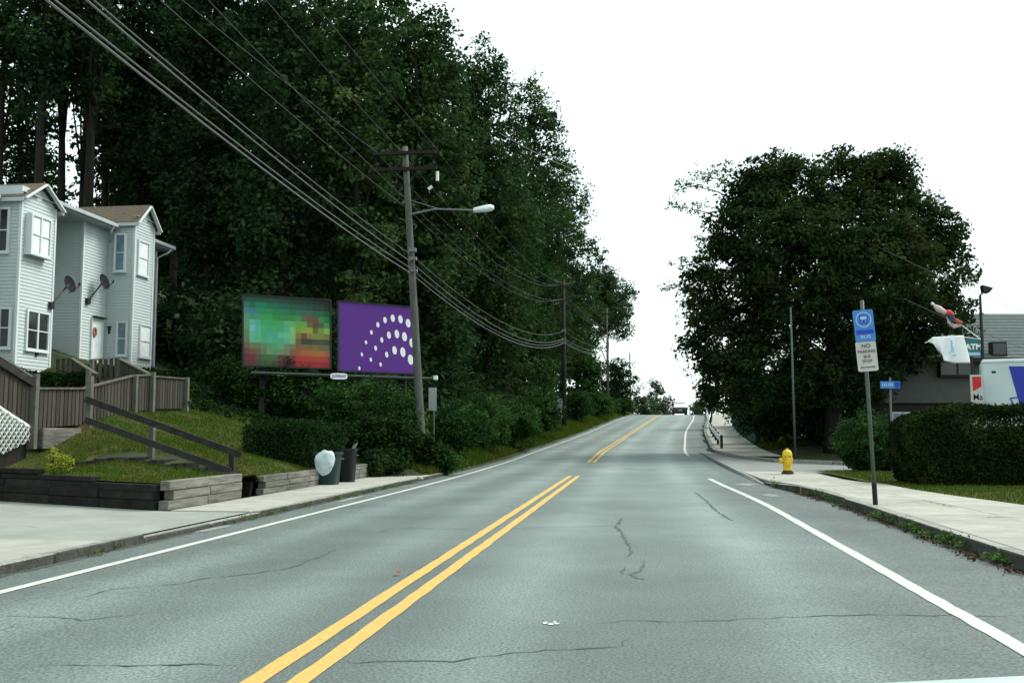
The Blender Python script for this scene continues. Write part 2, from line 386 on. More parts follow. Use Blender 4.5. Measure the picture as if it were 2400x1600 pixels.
def road_strip(name, m, xc, w, y0, y1, lift=.005, step=.6, parent=road, jag=0.0):
    b = MB(); ys = arr((y0, y1, max(2, int((y1-y0)/step)))); n = 0
    for y in ys:
        for sgn in (-1, 1):
            x = sx(y) + (xc(y) if callable(xc) else xc) + sgn*w/2 + random.uniform(-jag, jag)
            b.v.append((x, y, road_z(x, y)+lift))
    for i in range(len(ys)-1): b.f.append((2*i, 2*i+1, 2*i+3, 2*i+2))
    return b.build(name, m, parent, origin=(0, y0, 0))
for xc in (-1.93, -1.70):
    road_strip('yellow_line', M['yellow'], xc, .115, -8, 28.3, jag=.006, step=.25)
    road_strip('yellow_line', M['yellow'], xc, .115, 38.5, 150, jag=.004)
road_strip('edge_line', M['white_line'], lambda y: 2.2 - .3*sstep(16, 28, y), .125, -8, 27.2, jag=.006, step=.25)
road_strip('edge_line', M['white_line'], 2.2, .125, 44.5, 150)
road_strip('edge_line', M['white_line'], lambda y: -5.0 - .12*sstep(20, 35, y), .11, -8, 150, jag=.005, step=.4)
def crack(pts, w=.014, parent=road, seed=0, zf=None):
    rr = random.Random(seed); P = []
    for a, b_ in zip(pts, pts[1:]):
        n = max(2, int((Vector(b_)-Vector(a)).length/.09))
        for i in range(n): P.append(Vector(a).lerp(Vector(b_), i/n) + Vector((rr.uniform(-.028,.028), rr.uniform(-.028,.028))))
    P.append(Vector(pts[-1])); b = MB()
    for i, p in enumerate(P):
        d = (P[min(i+1, len(P)-1)]-P[max(i-1, 0)]).normalized(); nrm = Vector((-d.y, d.x)); ww = w*.72*rr.uniform(.3, 1.3)*min(1, i/4+.2, (len(P)-1-i)/4+.2)
        for sg in (-1, 1):
            q = p+nrm*sg*ww/2; b.v.append((q.x, q.y, (zf(q.x, q.y) if zf else road_z(q.x, q.y))+.004))
    for i in range(len(P)-1): b.f.append((2*i, 2*i+1, 2*i+3, 2*i+2))
    return b.build('crack', M['crack'], parent)
def g2(px, py, z=0): p = G(px, py, z); return (p.x, p.y)
crack([g2(1457,1213),g2(1445,1235),g2(1465,1262),g2(1478,1290),g2(1470,1305)], .045, seed=1)
crack([g2(1508,1312),g2(1505,1330),g2(1484,1345),g2(1492,1355),g2(1515,1358)], .045, seed=2)
crack([g2(1464,1330),g2(1460,1345)], .04, seed=12)
crack([g2(1630,1153),g2(1662,1180),g2(1680,1198),g2(1718,1220)], .05, seed=3)
crack([g2(1405,1459),g2(1470,1454),g2(1640,1456),g2(1760,1449),g2(1900,1442),g2(2100,1438),g2(2215,1440),g2(2400,1440)], .022, seed=4)
crack([g2(80,1560),g2(250,1558),g2(420,1557),g2(560,1557)], .026, seed=5)
crack([g2(800,1553),g2(960,1550),g2(1060,1550),g2(1190,1530),g2(1290,1524),g2(1450,1514),g2(1480,1495)], .022, seed=6)
crack([g2(180,1400),g2(280,1377),g2(400,1368),g2(480,1355),g2(600,1342),g2(680,1330),g2(790,1287)], .026, seed=7)
crack([g2(0,1442),g2(110,1442),g2(200,1452),g2(340,1436)], .022, seed=8)
crack([g2(955,1350),g2(1000,1325),g2(1040,1296)], .024, seed=9)
crack([g2(885,1248),g2(915,1236),g2(1100,1240),g2(1300,1234),g2(1600,1232)], .02, seed=10)
crack([g2(0,1475),g2(40,1458)], .03, seed=11)
for y_ in range(-4, 27, 2):
    crack([(XL+.05, y_), (XL+.03, y_+2.05)], .10, seed=100+y_)
    if y_ < 24: crack([(XR-.04-.45*sstep(19,24.5,y_), y_), (XR-.04-.45*sstep(19,24.5,y_+2), y_+2.05)], .09, seed=200+y_)
# ------------------------------------------------------------------ kerbs, pavements, driveway
def xrk(y): return XR - .45*sstep(19, 24.5, y)
kerb = MB().box((XR-.05, -6, -.3), (XR-.01, 2, -.2)).build('kerb', M['granite'])
tag(kerb, kind='structure')
def kerbstone(parent, x0, x1, y0, y1, top0, top1, wd, side):
    b = MB(); g = .012; y0 += g; y1 -= g
    j = [random.uniform(-.012, .012) for _ in range(4)]
    poly = [(x0+j[0], y0, -.12+rz(y0)), (x0+side*wd, y0, -.12+rz(y0)), (x1+side*wd, y1, -.12+rz(y1)), (x1+j[1], y1, -.12+rz(y1))]
    tops = [(x0+j[0], y0, top0+j[2]*.5), (x0+side*wd, y0, top0), (x1+side*wd, y1, top1), (x1+j[1], y1, top1+j[3]*.5)]
    b.v = poly+tops; b.f = [(0,1,2,3),(4,5,6,7),(0,1,5,4),(1,2,6,5),(2,3,7,6),(3,0,4,7)]
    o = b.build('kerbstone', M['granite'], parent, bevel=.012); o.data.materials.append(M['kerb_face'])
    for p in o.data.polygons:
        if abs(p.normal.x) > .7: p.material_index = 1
    return o
y = -6.
while y < 24.4:
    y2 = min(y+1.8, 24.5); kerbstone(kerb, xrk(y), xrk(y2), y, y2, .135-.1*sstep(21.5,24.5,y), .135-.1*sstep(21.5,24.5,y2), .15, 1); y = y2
# right sidewalk
swr = MB()
ys_ = arr((-6, 31, 60))
for i in range(len(ys_)-1):
    a, b_ = ys_[i], ys_[i+1]
    def zt(y): return .10 - .07*sstep(22, 27, y)
    swr.quad((xrk(a)+.15, a, zt(a)), (6.6, a, zt(a)), (6.6, b_, zt(b_)), (xrk(b_)+.15, b_, zt(b_)))
swr = swr.build('sidewalk', M['crack']); tag(swr, kind='structure')
def xback(y): return 6.05 - .75*sstep(14, 21, y)
y = -5.6; k = 0
while y < 29.6:
    y2 = y+1.52; zt0, zt1 = .135-.085*sstep(21.5,26.5,y), .135-.085*sstep(21.5,26.5,y2)
    g = .008; xm0 = (xrk(y)+.15+xback(y))/2; xm1 = (xrk(y2)+.15+xback(y2))/2
    for c in range(2):
        xa0, xb0 = ((xrk(y)+.155, xm0-g) if c == 0 else (xm0+g, xback(y)))
        xa1, xb1 = ((xrk(y2)+.155, xm1-g) if c == 0 else (xm1+g, xback(y2)))
        b = MB(); jj = random.uniform(-.004,.004)
        b.v = [(xa0,y+g,0),(xb0,y+g,0),(xb1,y2-g,0),(xa1,y2-g,0),(xa0,y+g,zt0+jj),(xb0,y+g,zt0+jj),(xb1,y2-g,zt1+jj),(xa1,y2-g,zt1+jj)]
        b.f = [(0,1,2,3),(4,5,6,7),(0,1,5,4),(1,2,6,5),(2,3,7,6),(3,0,4,7)]
        b.build('concrete_slab', M['conc'], swr, bevel=.006)
    y = y2; k += 1
zs = lambda x, y: .136
crack([g2(2165,1172,.14),g2(2220,1184,.14),g2(2245,1190,.14)], .03, swr, 21, zs)
crack([g2(2310,1212,.14),g2(2350,1210,.14),g2(2400,1211,.14)], .07, swr, 22, zs)
crack([g2(2095,1179,.14),g2(2165,1172,.14)], .012, swr, 23, zs)
# side street mouth and its far kerb
ss = MB(); far_edge = [(3.6,49),(3.75,46),(4.2,42.3),(5.2,39),(7.0,37),(10,36),(18,35.2),(60,34)]
near_edge = [(3.0,24.5),(3.2,28),(3.9,30.2),(5.0,31),(7,31.2),(10,31),(18,30.4),(60,29)]
poly = [(2.95,y) for y in (24.5,28,32,36,40,44,48.9)]+far_edge+near_edge[::-1]
ss.v = [(x, y, rz(y)+.006) for x, y in poly]; ss.f = [tuple(range(len(poly)))]
sso = ss.build('side_street', M['side']); tag(sso, kind='structure')
fk = MB().box((4.0,48,-.2),(4.05,48.1,-.1)).build('far_kerb', M['granite']); tag(fk, kind='structure')
pts = [(3.95,100)] ; fl = [(3.6,60),(3.6,54)]+far_edge[:-1]
def seg_kerb(parent, a, b_):
    n = max(1, int((Vector(b_)-Vector(a)).length/1.8+.5))
    for i in range(n):
        p = Vector(a).lerp(Vector(b_), i/n); q = Vector(a).lerp(Vector(b_), (i+1)/n)
        MB().beam((p.x+sx(p.y), p.y, rz(p.y)+.04), (q.x+sx(q.y), q.y, rz(q.y)+.04), .15, .2, ext=-.008).build('kerbstone', M['granite'], parent)
for a, b_ in zip([(3.6,y) for y in (118,110,102,94,86,78,70,64,60)], [(3.6,y) for y in (110,102,94,86,78,70,64,60,54)]): seg_kerb(fk, a, b_)
for a, b_ in zip(fl[1:], fl[2:]): seg_kerb(fk, a, b_)
# sidewalk beyond the side street
sw2 = MB(); ys2 = arr((42,118,38))
for a, b_ in zip(ys2, ys2[1:]):
    def le(y): return sx(y)+3.7+ .5*sstep(46, 42, y)
    sw2.quad((le(a),a,rz(a)+.12),(sx(a)+5.9,a,rz(a)+.12),(sx(b_)+5.9,b_,rz(b_)+.12),(le(b_),b_,rz(b_)+.12))
sw2o = sw2.build('far_sidewalk', M['conc']); tag(sw2o, kind='structure')
# left sidewalk, kerb and driveway
kl = MB().box((XL-.1,-6,-.3),(XL-.05,2,-.2)).build('left_kerb', M['granite']); tag(kl, kind='structure')
y = -5.
while y < 27.5:
    y2 = y+1.75; h = .085 if y < 9.3 else (.05 if y < 14 else .075)
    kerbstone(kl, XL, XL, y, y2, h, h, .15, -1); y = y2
dv = MB(); poly = [(-5.76,10.3),(-5.76,14.15),(-7.1,14.2),(-11.2,16.0),(-16,18.1),(-26,22.5),(-26,10.3)]
dv.v = [(x,y,.062) for x,y in poly]; dv.f = [tuple(range(len(poly)))]
dvo = dv.build('driveway', M['drive']); tag(dvo, kind='structure')
zd = lambda x,y: .064
crack([g2(0,1268,.06),g2(60,1266,.06),g2(160,1272,.06),g2(235,1280,.06)], .035, dvo, 31, zd)
crack([g2(40,1233,.06),g2(100,1236,.06)], .03, dvo, 32, zd); crack([g2(20,1198,.06),g2(60,1200,.06)], .03, dvo, 33, zd)
swl = MB().box((-10.0,-6,-.2),(-5.76,10.25,.045)); swl.box((-7.06,14.22,-.2),(-5.76,28,.045))
swlo = swl.build('left_sidewalk', M['crack']); tag(swlo, kind='structure')
for (ya, yb) in ((-5.5, 10.27), (14.25, 28)):
    y = ya
    while y < yb-.2:
        y2 = min(y+1.5, yb); b = MB().box((-7.04, y+.01, 0), (-5.77, y2-.01, .07+random.uniform(-.006,.006)))
        b.build('concrete_slab', M['conc'], swlo, bevel=.006)
        if yb < 12:
            for xa_ in (-8.5, -9.96): MB().box((xa_, y+.01, 0), (xa_+1.44, y2-.01, .07+random.uniform(-.006,.006))).build('concrete_slab', M['conc'], swlo, bevel=.006)
        y = y2
for px, py, w, h in ((360,1252,.55,.10),(500,1237,.5,.09),(820,1168,.8,.1)):
    p = G(px, py, 0); b = MB(); n = 14
    pl = [(p.x+h*math.cos(t)*random.uniform(.7,1.2), p.y+w*math.sin(t)*random.uniform(.8,1.2)) for t in [2*math.pi*i/n for i in range(n)]]
    b.v = [(x, y, road_z(x, y)+.006) for x, y in pl]; b.f = [tuple(range(n))]; b.build('pale_patch', M['patch'], road)
for px, py, w, h in ((1745,1134,.35,.7),(1805,1160,.2,.4)):
    p = G(px, py, 0); b = MB(); n = 16
    pl = [(p.x+w*math.cos(t)*random.uniform(.5,1.2), p.y+h*math.sin(t)*random.uniform(.5,1.2)) for t in [2*math.pi*i/n for i in range(n)]]
    b.v = [(x, y, road_z(x, y)+.006) for x, y in pl]; b.f = [tuple(range(n))]; b.build('pale_patch', M['patch'], road)

# ------------------------------------------------------------------ leaves
def leaves_obj(name, P, size, m, parent=None, origin=(0,0,0), N=None, kind=None, aspect=.62, seed=0):
    rg = np.random.default_rng(seed+len(P)); n = len(P)
    if N is None:
        N = rg.normal(size=(n,3)); N[:,2] = np.abs(N[:,2])+.4
    N = N/np.linalg.norm(N, axis=1)[:,None]
    T = rg.normal(size=(n,3)); T -= (T*N).sum(1)[:,None]*N; T /= np.linalg.norm(T, axis=1)[:,None]+1e-9
    B = np.cross(N, T); s = size*rg.uniform(.55, 1.35, n)[:,None]
    V = np.empty((n,4,3)); V[:,0] = P-T*s*.5; V[:,1] = P+B*s*aspect*.5+N*s*.1; V[:,2] = P+T*s*.5; V[:,3] = P-B*s*aspect*.5+N*s*.1
    V -= np.array(origin)
    me = bpy.data.meshes.new(name); me.vertices.add(4*n); me.vertices.foreach_set('co', V.reshape(-1).astype(np.float32))
    me.loops.add(4*n); me.loops.foreach_set('vertex_index', np.arange(4*n, dtype=np.int32))
    me.polygons.add(n); me.polygons.foreach_set('loop_start', np.arange(0, 4*n, 4, dtype=np.int32))
    try: me.polygons.foreach_set('loop_total', np.full(n, 4, dtype=np.int32))
    except Exception: pass
    a = me.attributes.new('tone', 'FLOAT', 'FACE'); a.data.foreach_set('value', rg.uniform(.6, 1.45, n).astype(np.float32))
    me.update(calc_edges=True); me.validate(); me.materials.append(m)
    o = bpy.data.objects.new(name, me); put(o, parent, origin)
    if kind: o['kind'] = kind
    return o
def crown_pts(lobes, nclump, nleaf, rg, crad=.85, shell=.45, flat=.6):
    """lobes: (cx,cy,cz,rx,ry,rz). Leaf clumps through the outer volume of each lobe."""
    Wt = np.array([(l[3]*l[4]*l[5])**(2/3) for l in lobes]); Wt /= Wt.sum(); out = []; nn = []
    L_ = np.array(lobes, float)
    idx = rg.choice(len(lobes), nclump, p=Wt)
    d = rg.normal(size=(nclump,3)); d /= np.linalg.norm(d, axis=1)[:,None]
    r = 1-(1-rg.uniform(0,1,nclump)**.8)*(1-shell); r *= rg.uniform(.9,1.06,nclump)
    C = L_[idx,:3] + d*r[:,None]*L_[idx,3:6]
    cr = crad*rg.uniform(.5,1.4,nclump)
    rep = np.repeat(np.arange(nclump), nleaf)
    off = rg.normal(size=(len(rep),3)); off /= np.linalg.norm(off, axis=1)[:,None]; off *= (rg.uniform(0,1,len(rep))**.45)[:,None]*.95; off[:,2] *= flat*1.1
    # drooping twig structure: leaves follow an outward arc
    P = C[rep] + off*cr[rep][:,None]
    N = rg.normal(size=(len(rep),3))*.7 + d[rep]*.5 + np.array([0,0,.7])
    return P, N
def trunk_mb(base, top, r0, rg, lean=.03, limbs=6, lobes=None, lr=.35):
    b = MB(); base = Vector(base); h = top-base.z; pts = []; rad = []; n = 7
    dx, dy = rg.uniform(-lean, lean)*h, rg.uniform(-lean, lean)*h
    for i in range(n+1):
        t = i/n; pts.append(base+Vector((dx*t*t+.08*math.sin(5*t+dx), dy*t*t+.08*math.cos(4*t), h*t - (.15 if i == 0 else 0)))); rad.append(r0*(1.25 if i == 0 else 1)*(1-.78*t))
    b.tube(pts, rad, 8)
    for k in range(limbs):
        t = rg.uniform(.35, .92); i = int(t*n); p = pts[i].lerp(pts[min(i+1,n)], t*n-i)
        if lobes is not None:
            l = lobes[rg.integers(len(lobes))]; q = Vector((l[0], l[1], l[2])) + Vector((rg.uniform(-.5,.5)*l[3], rg.uniform(-.5,.5)*l[4], rg.uniform(-.2,.6)*l[5]))
        else:
            an = rg.uniform(0, 6.28); q = p+Vector((math.cos(an), math.sin(an), .8))*h*.2
        if q.z < p.z+.2: q.z = p.z+.6
        mid = p.lerp(q, .5)+Vector((0,0,-.12*(q-p).length)); r = r0*(1-.78*t)*.5
        b.tube([p, mid, q], [r, r*.6, r*.2], 5)
    return b
TREEN = 0
def tree(px, Z, top_row, hw, label, group=None, cb=None, leaf=None, lsize=.3, dens=1., lobes_n=9, name='broadleaf_tree', crad=.9, bark='bark', trunk_r=.26, shell=.45, pos=None, lobes=None, nleaf=46, depth=1.0, cat='tree', limb_all=False):
    """tree whose crown tops out on the given sight line; cb = share of the height where the crown starts"""
    global TREEN; TREEN += 1; rg = np.random.default_rng(100+TREEN)
    p = pos if pos else W(px, 1000, Z); x, y = p[0], p[1]; z0 = gzn(x, y)
    top = W(px, top_row, Z).z; R = hw*Z/F_PX; H = top-z0; cb_ = .25 if cb is None else cb
    if lobes is None:
        lobes = []; zc0 = z0+H*cb_; 
        for i in range(lobes_n):
            t = (i+.5)/lobes_n; zz = zc0 + (top-zc0)*(.08+.84*t); prof = math.sin(math.pi*min(1, .22+.70*t))**.7
            an = i*2.4+rg.uniform(-.4,.4); rr = R*prof
            lr = rr*rg.uniform(.55,.72); off = (rr-lr)*rg.uniform(.75,1.15)
            if i == lobes_n-1: off = 0
            lobes.append((x+math.cos(an)*off, y+math.sin(an)*off*depth, min(zz, top-lr*.62), lr, lr*depth, max(lr*.72, (top-zc0)*.12)))
    t = thing(name, (x, y, z0), label, cat, group)
    tb = trunk_mb((x, y, z0), z0+H*.85, trunk_r, rg, limbs=8, lobes=lobes)
    if limb_all:
        for l in lobes:
            q = Vector((l[0], l[1], l[2])); p_ = Vector((x, y, max(z0+H*.25, q.z-.35*(abs(q.x-x)+.5)))); m_ = p_.lerp(q, .55)+Vector((0,0,.25))
            tb.tube([p_, m_, q], [.06,.04,.015], 5)
            for k_ in range(6):
                e_ = q+Vector((rg.uniform(-1,1)*l[3], rg.uniform(-1,1)*l[4], rg.uniform(-.9,.6)*l[5])); tb.tube([m_.lerp(q, .7), e_], [.018,.006], 4)
    tb.build('trunk', M[bark], t, origin=(x, y, z0), smooth=True)
    area = sum((l[3]*l[5])*6 for l in lobes)
    ncl = int(area*dens*1.15/(crad*crad))+10
    P, N = crown_pts(lobes, ncl, nleaf, rg, crad=crad, shell=shell)
    leaves_obj('crown', P, lsize, L[leaf or 'forest'], t, (x, y, z0), N, seed=TREEN)
    return t

# forest on the left slope
FG = 'forest trees on the left slope'
def Zfor(px, xl):
    k = (px-1200)/F_PX*CA-SA; Z = 30.
    while k*Z-sx(Z) > xl and Z < 200: Z += 1
    return Z
def ft(px, Z, top, hw, label, **k):
    if px > 950: Z = max(Z, Zfor(px, -8.2-hw*Z/F_PX*.75))
    return tree(px, Z, top, hw, label, FG, **k)
# tall bare-trunked trees behind the houses (sky shows between them)
for i, (px, Z, hw, r, lab) in enumerate([
    (-40,52,150,.34,'tall dark tree at the left edge of the photo, crown high above the first gable'),
    (60,50,120,.32,'tall bare-trunked tree rising just right of the first gable peak, sky beside its trunk'),
    (118,56,110,.30,'thin bare trunk second from the left in the sky gap above the townhouses'),
    (180,52,110,.36,'thick bare trunk in the middle of the sky gap above the townhouse eave'),
    (222,58,110,.26,'slender trunk at the right side of the sky gap above the second gable')]):
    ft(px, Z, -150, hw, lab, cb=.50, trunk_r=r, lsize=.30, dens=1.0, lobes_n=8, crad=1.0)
labs = [(300,58,-140,150,'broad dark tree directly behind the second gable of the townhouse'),
 (390,58,-180,150,'dark tree rising behind the right end of the townhouse roof'),
 (470,52,-150,140,'tall dark tree between the townhouse and the mosaic billboard'),
 (560,52,-190,160,'dark tree above the left edge of the mosaic billboard'),
 (650,44,-140,150,'leafy dark tree right above the mosaic billboard'),
 (745,50,-170,160,'dark tree above the gap between the two billboards'),
 (830,45,-100,140,'tall dark tree behind the purple billboard'),
 (905,50,-70,130,'dark tree rising directly behind the top of the tall utility pole')]
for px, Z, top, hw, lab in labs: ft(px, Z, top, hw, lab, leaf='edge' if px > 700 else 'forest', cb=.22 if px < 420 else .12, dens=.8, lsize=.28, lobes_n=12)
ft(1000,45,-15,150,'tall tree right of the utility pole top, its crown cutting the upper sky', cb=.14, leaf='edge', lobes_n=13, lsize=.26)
ft(1140,52,66,145,'high-crowned tree on the sky edge above the street lamp arm', cb=.12, leaf='edge', lobes_n=13, lsize=.26)
ft(1248,60,172,136,'tree on the sky edge a little right of the street lamp head', cb=.10, leaf='edge', lobes_n=12, lsize=.27)
ft(1318,66,335,116,'ragged tree edge jutting furthest right above the dark middle pole', cb=.12, leaf='edge', lobes_n=11, lsize=.27)
ft(1085,64,120,140,'tree filling the canopy behind the street lamp arm', cb=.1, leaf='edge')
ft(1180,47,420,120,'mid-height tree below the street lamp head', cb=.08, leaf='edge', lobes_n=8, lsize=.24)
ft(1030,42,470,110,'mid-height tree just right of the leaning utility pole', cb=.05, lobes_n=8, lsize=.24)
ft(1262,58,560,75,'yellowish small tree in front of the dark forest left of the middle pole', cb=.1, leaf='bush', lobes_n=7, lsize=.24)
ft(1352,92,598,84,'rounded tree above the crossarms of the middle pole', cb=.1, leaf='edge', lobes_n=10, lsize=.32)
ft(1424,112,620,90,'rounded tree bulging toward the road beyond the middle pole', cb=.48, leaf='edge', lobes_n=9, lsize=.32)
tree(1378,97,822,58,'low bushy tree at the roadside just right of the middle pole', FG, cb=.02, leaf='bush', lobes_n=7, lsize=.32)
ft(1446,112,836,66,'low bushy tree beside the road where it meets the crest', cb=.0, leaf='forest', lobes_n=7, lsize=.32)
ft(1210,70,380,90,'dark tree standing back between the street lamp and the middle pole', cb=.1)
for i, (px, Z, top, hw, cbx, lab) in enumerate([(20,66,120,120,.30,'dark back-row tree filling the sky behind the left edge tree'),(165,64,-20,120,.60,'back-row tree whose leaves fringe the top of the sky gap'),(228,70,90,90,.50,'back-row tree closing the right side of the sky gap'),(60,78,300,80,.2,'low back-row tree seen through the sky gap behind the first gable')]):
    ft(px, Z, top, hw, lab, cb=cbx, dens=.3 if 90 < px < 235 else .55, lsize=.36, crad=1.1, lobes_n=10)
# second row further up the slope
for i, (px, Z, top, hw, lab) in enumerate([(330,66,-60,170,'dark back-row tree behind the second gable'),(480,68,-80,180,'dark back-row tree between house and billboards'),(640,66,-70,180,'dark back-row tree behind the mosaic billboard'),(800,68,-40,180,'dark back-row tree behind the purple billboard'),(940,66,-30,150,'dark back-row tree behind the leaning utility pole')]):
    ft(px, Z, top, hw, lab, cb=.08, dens=.7, lsize=.42, crad=1.3, lobes_n=10)
# understory mass on the slope
def mass(name, label, cat, pts, size, m, seed, ncl, nleaf, crad):
    rg = np.random.default_rng(seed); P, N = crown_pts(pts, ncl, nleaf, rg, crad=crad, shell=.5)
    o = leaves_obj(name, P, size, L[m], None, (pts[0][0], pts[0][1], gzn(pts[0][0], pts[0][1])), N, kind='stuff', seed=seed)
    tag(o, label, cat); return o
us = []
rg = np.random.default_rng(5)
for px in range(370, 1300, 34):
    Z = max(47 if px < 520 else 38, Zfor(px, -11.)) + rg.uniform(-2, 2); p = W(px, 1000, Z); z0 = gzn(p.x, p.y); us.append((p.x, p.y, z0+1.6, 2.0, 1.6, rg.uniform(1.8,3.2)))
for px in range(-60, 420, 30):
    Z = 46+rg.uniform(-2, 4); p = W(px, 1000, Z); z0 = gzn(p.x, p.y); us.append((p.x, p.y, z0+1.2, 2.0, 1.6, rg.uniform(1.6,2.2)))
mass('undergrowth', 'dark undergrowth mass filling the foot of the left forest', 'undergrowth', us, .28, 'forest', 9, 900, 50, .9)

bw = []
for px in range(250, 1330, 45):
    Z = max(88, Zfor(px, -17)+8); p = W(px, 1000, Z); z0 = gzn(p.x, p.y); bw.append((p.x, p.y, z0+6, 4.5, 3.0, 7.0))
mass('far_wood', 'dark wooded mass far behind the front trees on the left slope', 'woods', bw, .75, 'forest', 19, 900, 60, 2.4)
for px in range(-200, 250, 45): pass
# shrubs
SHN = 0
def shrub(px, row, Z, w, h, label, leaf='bush', lsize=.10, group='roadside shrubs', name='shrub', dens=1., crad=.32, z0=None, cat='shrub', pos=None, depth=.9):
    global SHN; SHN += 1; rg = np.random.default_rng(500+SHN)
    p = pos or W(px, row, Z); x, y = p[0], p[1]; z0 = gzn(x, y) if z0 is None else z0
    t = thing(name, (x, y, z0), label, cat, group); lobes = []
    for i in range(6):
        an = i*2.4; o = w*.26 if i else 0
        lobes.append((x+math.cos(an)*o, y+math.sin(an)*o*depth, z0+h*rg.uniform(.4,.62), w*rg.uniform(.24,.34), w*rg.uniform(.24,.34)*depth, h*rg.uniform(.33,.44)))
    lobes[0] = (x, y, z0+h*.5, w*.38, w*.38*depth, h*.5)
    b = MB()
    for i in range(6):
        l = lobes[i]; q_ = min(1., w/1.2); b.tube([(x+.05*q_*math.cos(i), y+.05*q_*math.sin(i), z0-.1*q_), (l[0]*.4+x*.6, l[1]*.4+y*.6, z0+h*.3), (l[0], l[1], l[2]+l[5]*.5)], [.03*q_,.02*q_,.008*q_], 5)
    b.build('stem', M['bark'], t, origin=(x, y, z0))
    ncl = int(w*h*9/(crad*crad)*.5*dens)+14
    P, N = crown_pts(lobes, ncl, 34, rg, crad=crad, shell=.4); P[:,2] = np.maximum(P[:,2], z0+.02)
    leaves_obj('foliage', P, lsize, L[leaf], t, (x, y, z0), N, seed=SHN)
    return t
for a in [
 (640,930,32.5,3.0,2.1,'leafy green bush below the mosaic billboard'),
 (720,925,32.5,3.0,1.75,'darker bush below the gap between the billboards'),
 (800,940,31.5,2.8,1.5,'bright green bush below the small advertising badge'),
 (870,950,30.5,2.6,2.0,'bright green bush below the purple billboard'),
 (935,955,30.5,2.0,2.0,'green bush left of the leaning utility pole base'),
 (575,935,33,2.8,2.0,'low dark bush left of the mosaic billboard'),
 (860,1030,27.5,1.7,1.3,'dark bush behind the green and black bins'),
 (925,1045,28,1.6,1.5,'dark bush right of the bins, near the end of the sidewalk'),
 (893,1075,26.9,1.5,.9,'low dark bush on the mound right of the bins, above the white litter'),
 (955,1085,28.6,1.2,.6,'low dark bush at the very end of the left sidewalk'),
 (985,1060,28.5,1.3,1.1,'dark bush wrapped around the base of the leaning utility pole'),
 (1045,1070,29,1.0,.8,'pale weedy shrub under the bare-backed sign'),
 (1070,990,36,2.6,2.2,'mid-green bush just right of the bare-backed sign'),
 (1130,970,42,3.0,2.6,'rounded bush in the middle of the left verge'),
 (1200,960,48,3.2,2.8,'bush on the verge halfway to the dark middle pole'),
 (1262,955,60,3.2,2.8,'pale green bush left of the dark middle pole'),
 (1350,950,84,3.6,2.6,'bush on the verge immediately right of the dark middle pole'),
 (1400,945,94,3.6,2.6,'bush on the verge well beyond the dark middle pole'),
 (1462,948,112,3.0,2.2,'last bush on the left verge before the crest')]:
    leaf = 'hedge_d' if 'dark bush' in a[5] else 'bush'  # shade around the dark bushes put into a darker leaf colour
    shrub(*a, leaf=leaf, lsize=.11 if a[2] < 50 else .2, crad=.34 if a[2] < 50 else .6)
shrub(2030,985,29.5,2.0,1.9,'pale green bush behind the bus stop pole', leaf='bush', lsize=.09, z0=.05)
# dead brown plant
shrub(878,1020,26.3,.6,.9,'brown withered plant in the dark bush near the bins', leaf='golden' if False else 'maple', lsize=.07, crad=.16, name='withered_plant', cat='plant')

# right side trees
def right_tree():
    Z = 45; p = W(1955, 1000, Z); x, y = p.x, p.y; z0 = gzn(x, y); k = Z/F_PX; lobes = []
    for px, row, rw, rh, dz in [(1950,650,230,235,0),(1775,560,115,115,-1),(1860,455,115,95,0),(1990,430,110,85,.5),(2070,440,90,85,-.5),(2130,540,110,110,.5),(2170,650,110,110,0),
        (2190,740,100,90,-.5),(1720,680,115,130,0),(1700,800,100,110,.5),(1800,860,140,90,-.5),(1950,880,150,80,0),(2060,820,130,80,.5),(1880,620,150,150,-2.5),(2040,640,150,150,-2.2),(1700,900,70,90,1.5),(2110,800,90,60,0),(1765,455,72,58,0),(1712,545,62,72,.5),(2195,560,66,85,0),(1650,700,48,110,0),(1800,410,80,55,.5),(2100,400,70,50,0)]:
        q = W(px, row, Z+dz); lobes.append((q.x, q.y, q.z, rw*k, rw*k*.85, rh*k))
    return tree(1955, Z, 340, 330, 'large round tree with reddish tinged crown on the right side of the road', None, leaf='maple', pos=(x, y), lobes=lobes, lsize=.19, crad=.62, nleaf=50, dens=1.65, name='round_tree', trunk_r=.42, shell=.5)
right_tree()
wl_ = []
for px, row, rw, rh in [(1612,432,44,34),(1660,415,52,38),(1585,480,34,30),(1640,480,40,40),(1605,612,46,18),(1590,672,48,20),(1610,740,34,18),(1615,800,42,20),(1635,862,40,22),(1640,560,34,40),(1700,410,50,40)]:
    q = W(px, row, 60); k = 60/F_PX; wl_.append((q.x, q.y, q.z, rw*k, rw*k, rh*k))
tree(1690,60,395,90,'sparse pale-leaved tree sticking out left of the large round tree', None, leaf='pale', lsize=.17, dens=.34, crad=.38, nleaf=13, shell=.0, limb_all=True, pos=(W(1775,1000,60).x, W(1775,1000,60).y), lobes=wl_, trunk_r=.16)
tree(1745,80,760,58,'bright green small tree at the foot of the round tree by the far sidewalk', None, cb=.12, leaf='bush', lsize=.24, lobes_n=8)
tree(1665,118,900,34,'small yellow-green tree beside the crest on the right', None, cb=.05, leaf='bush', lsize=.3, lobes_n=6)
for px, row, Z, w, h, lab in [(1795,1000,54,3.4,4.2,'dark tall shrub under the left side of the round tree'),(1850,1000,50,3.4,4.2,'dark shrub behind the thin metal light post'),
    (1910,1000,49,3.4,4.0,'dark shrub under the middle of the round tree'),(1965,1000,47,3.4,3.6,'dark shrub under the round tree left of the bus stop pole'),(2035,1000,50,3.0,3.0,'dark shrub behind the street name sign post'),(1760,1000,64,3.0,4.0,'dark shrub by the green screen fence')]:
    shrub(px, row, Z, w, h, lab, leaf='forest', lsize=.2, crad=.6, group='dark shrubs under the round tree')
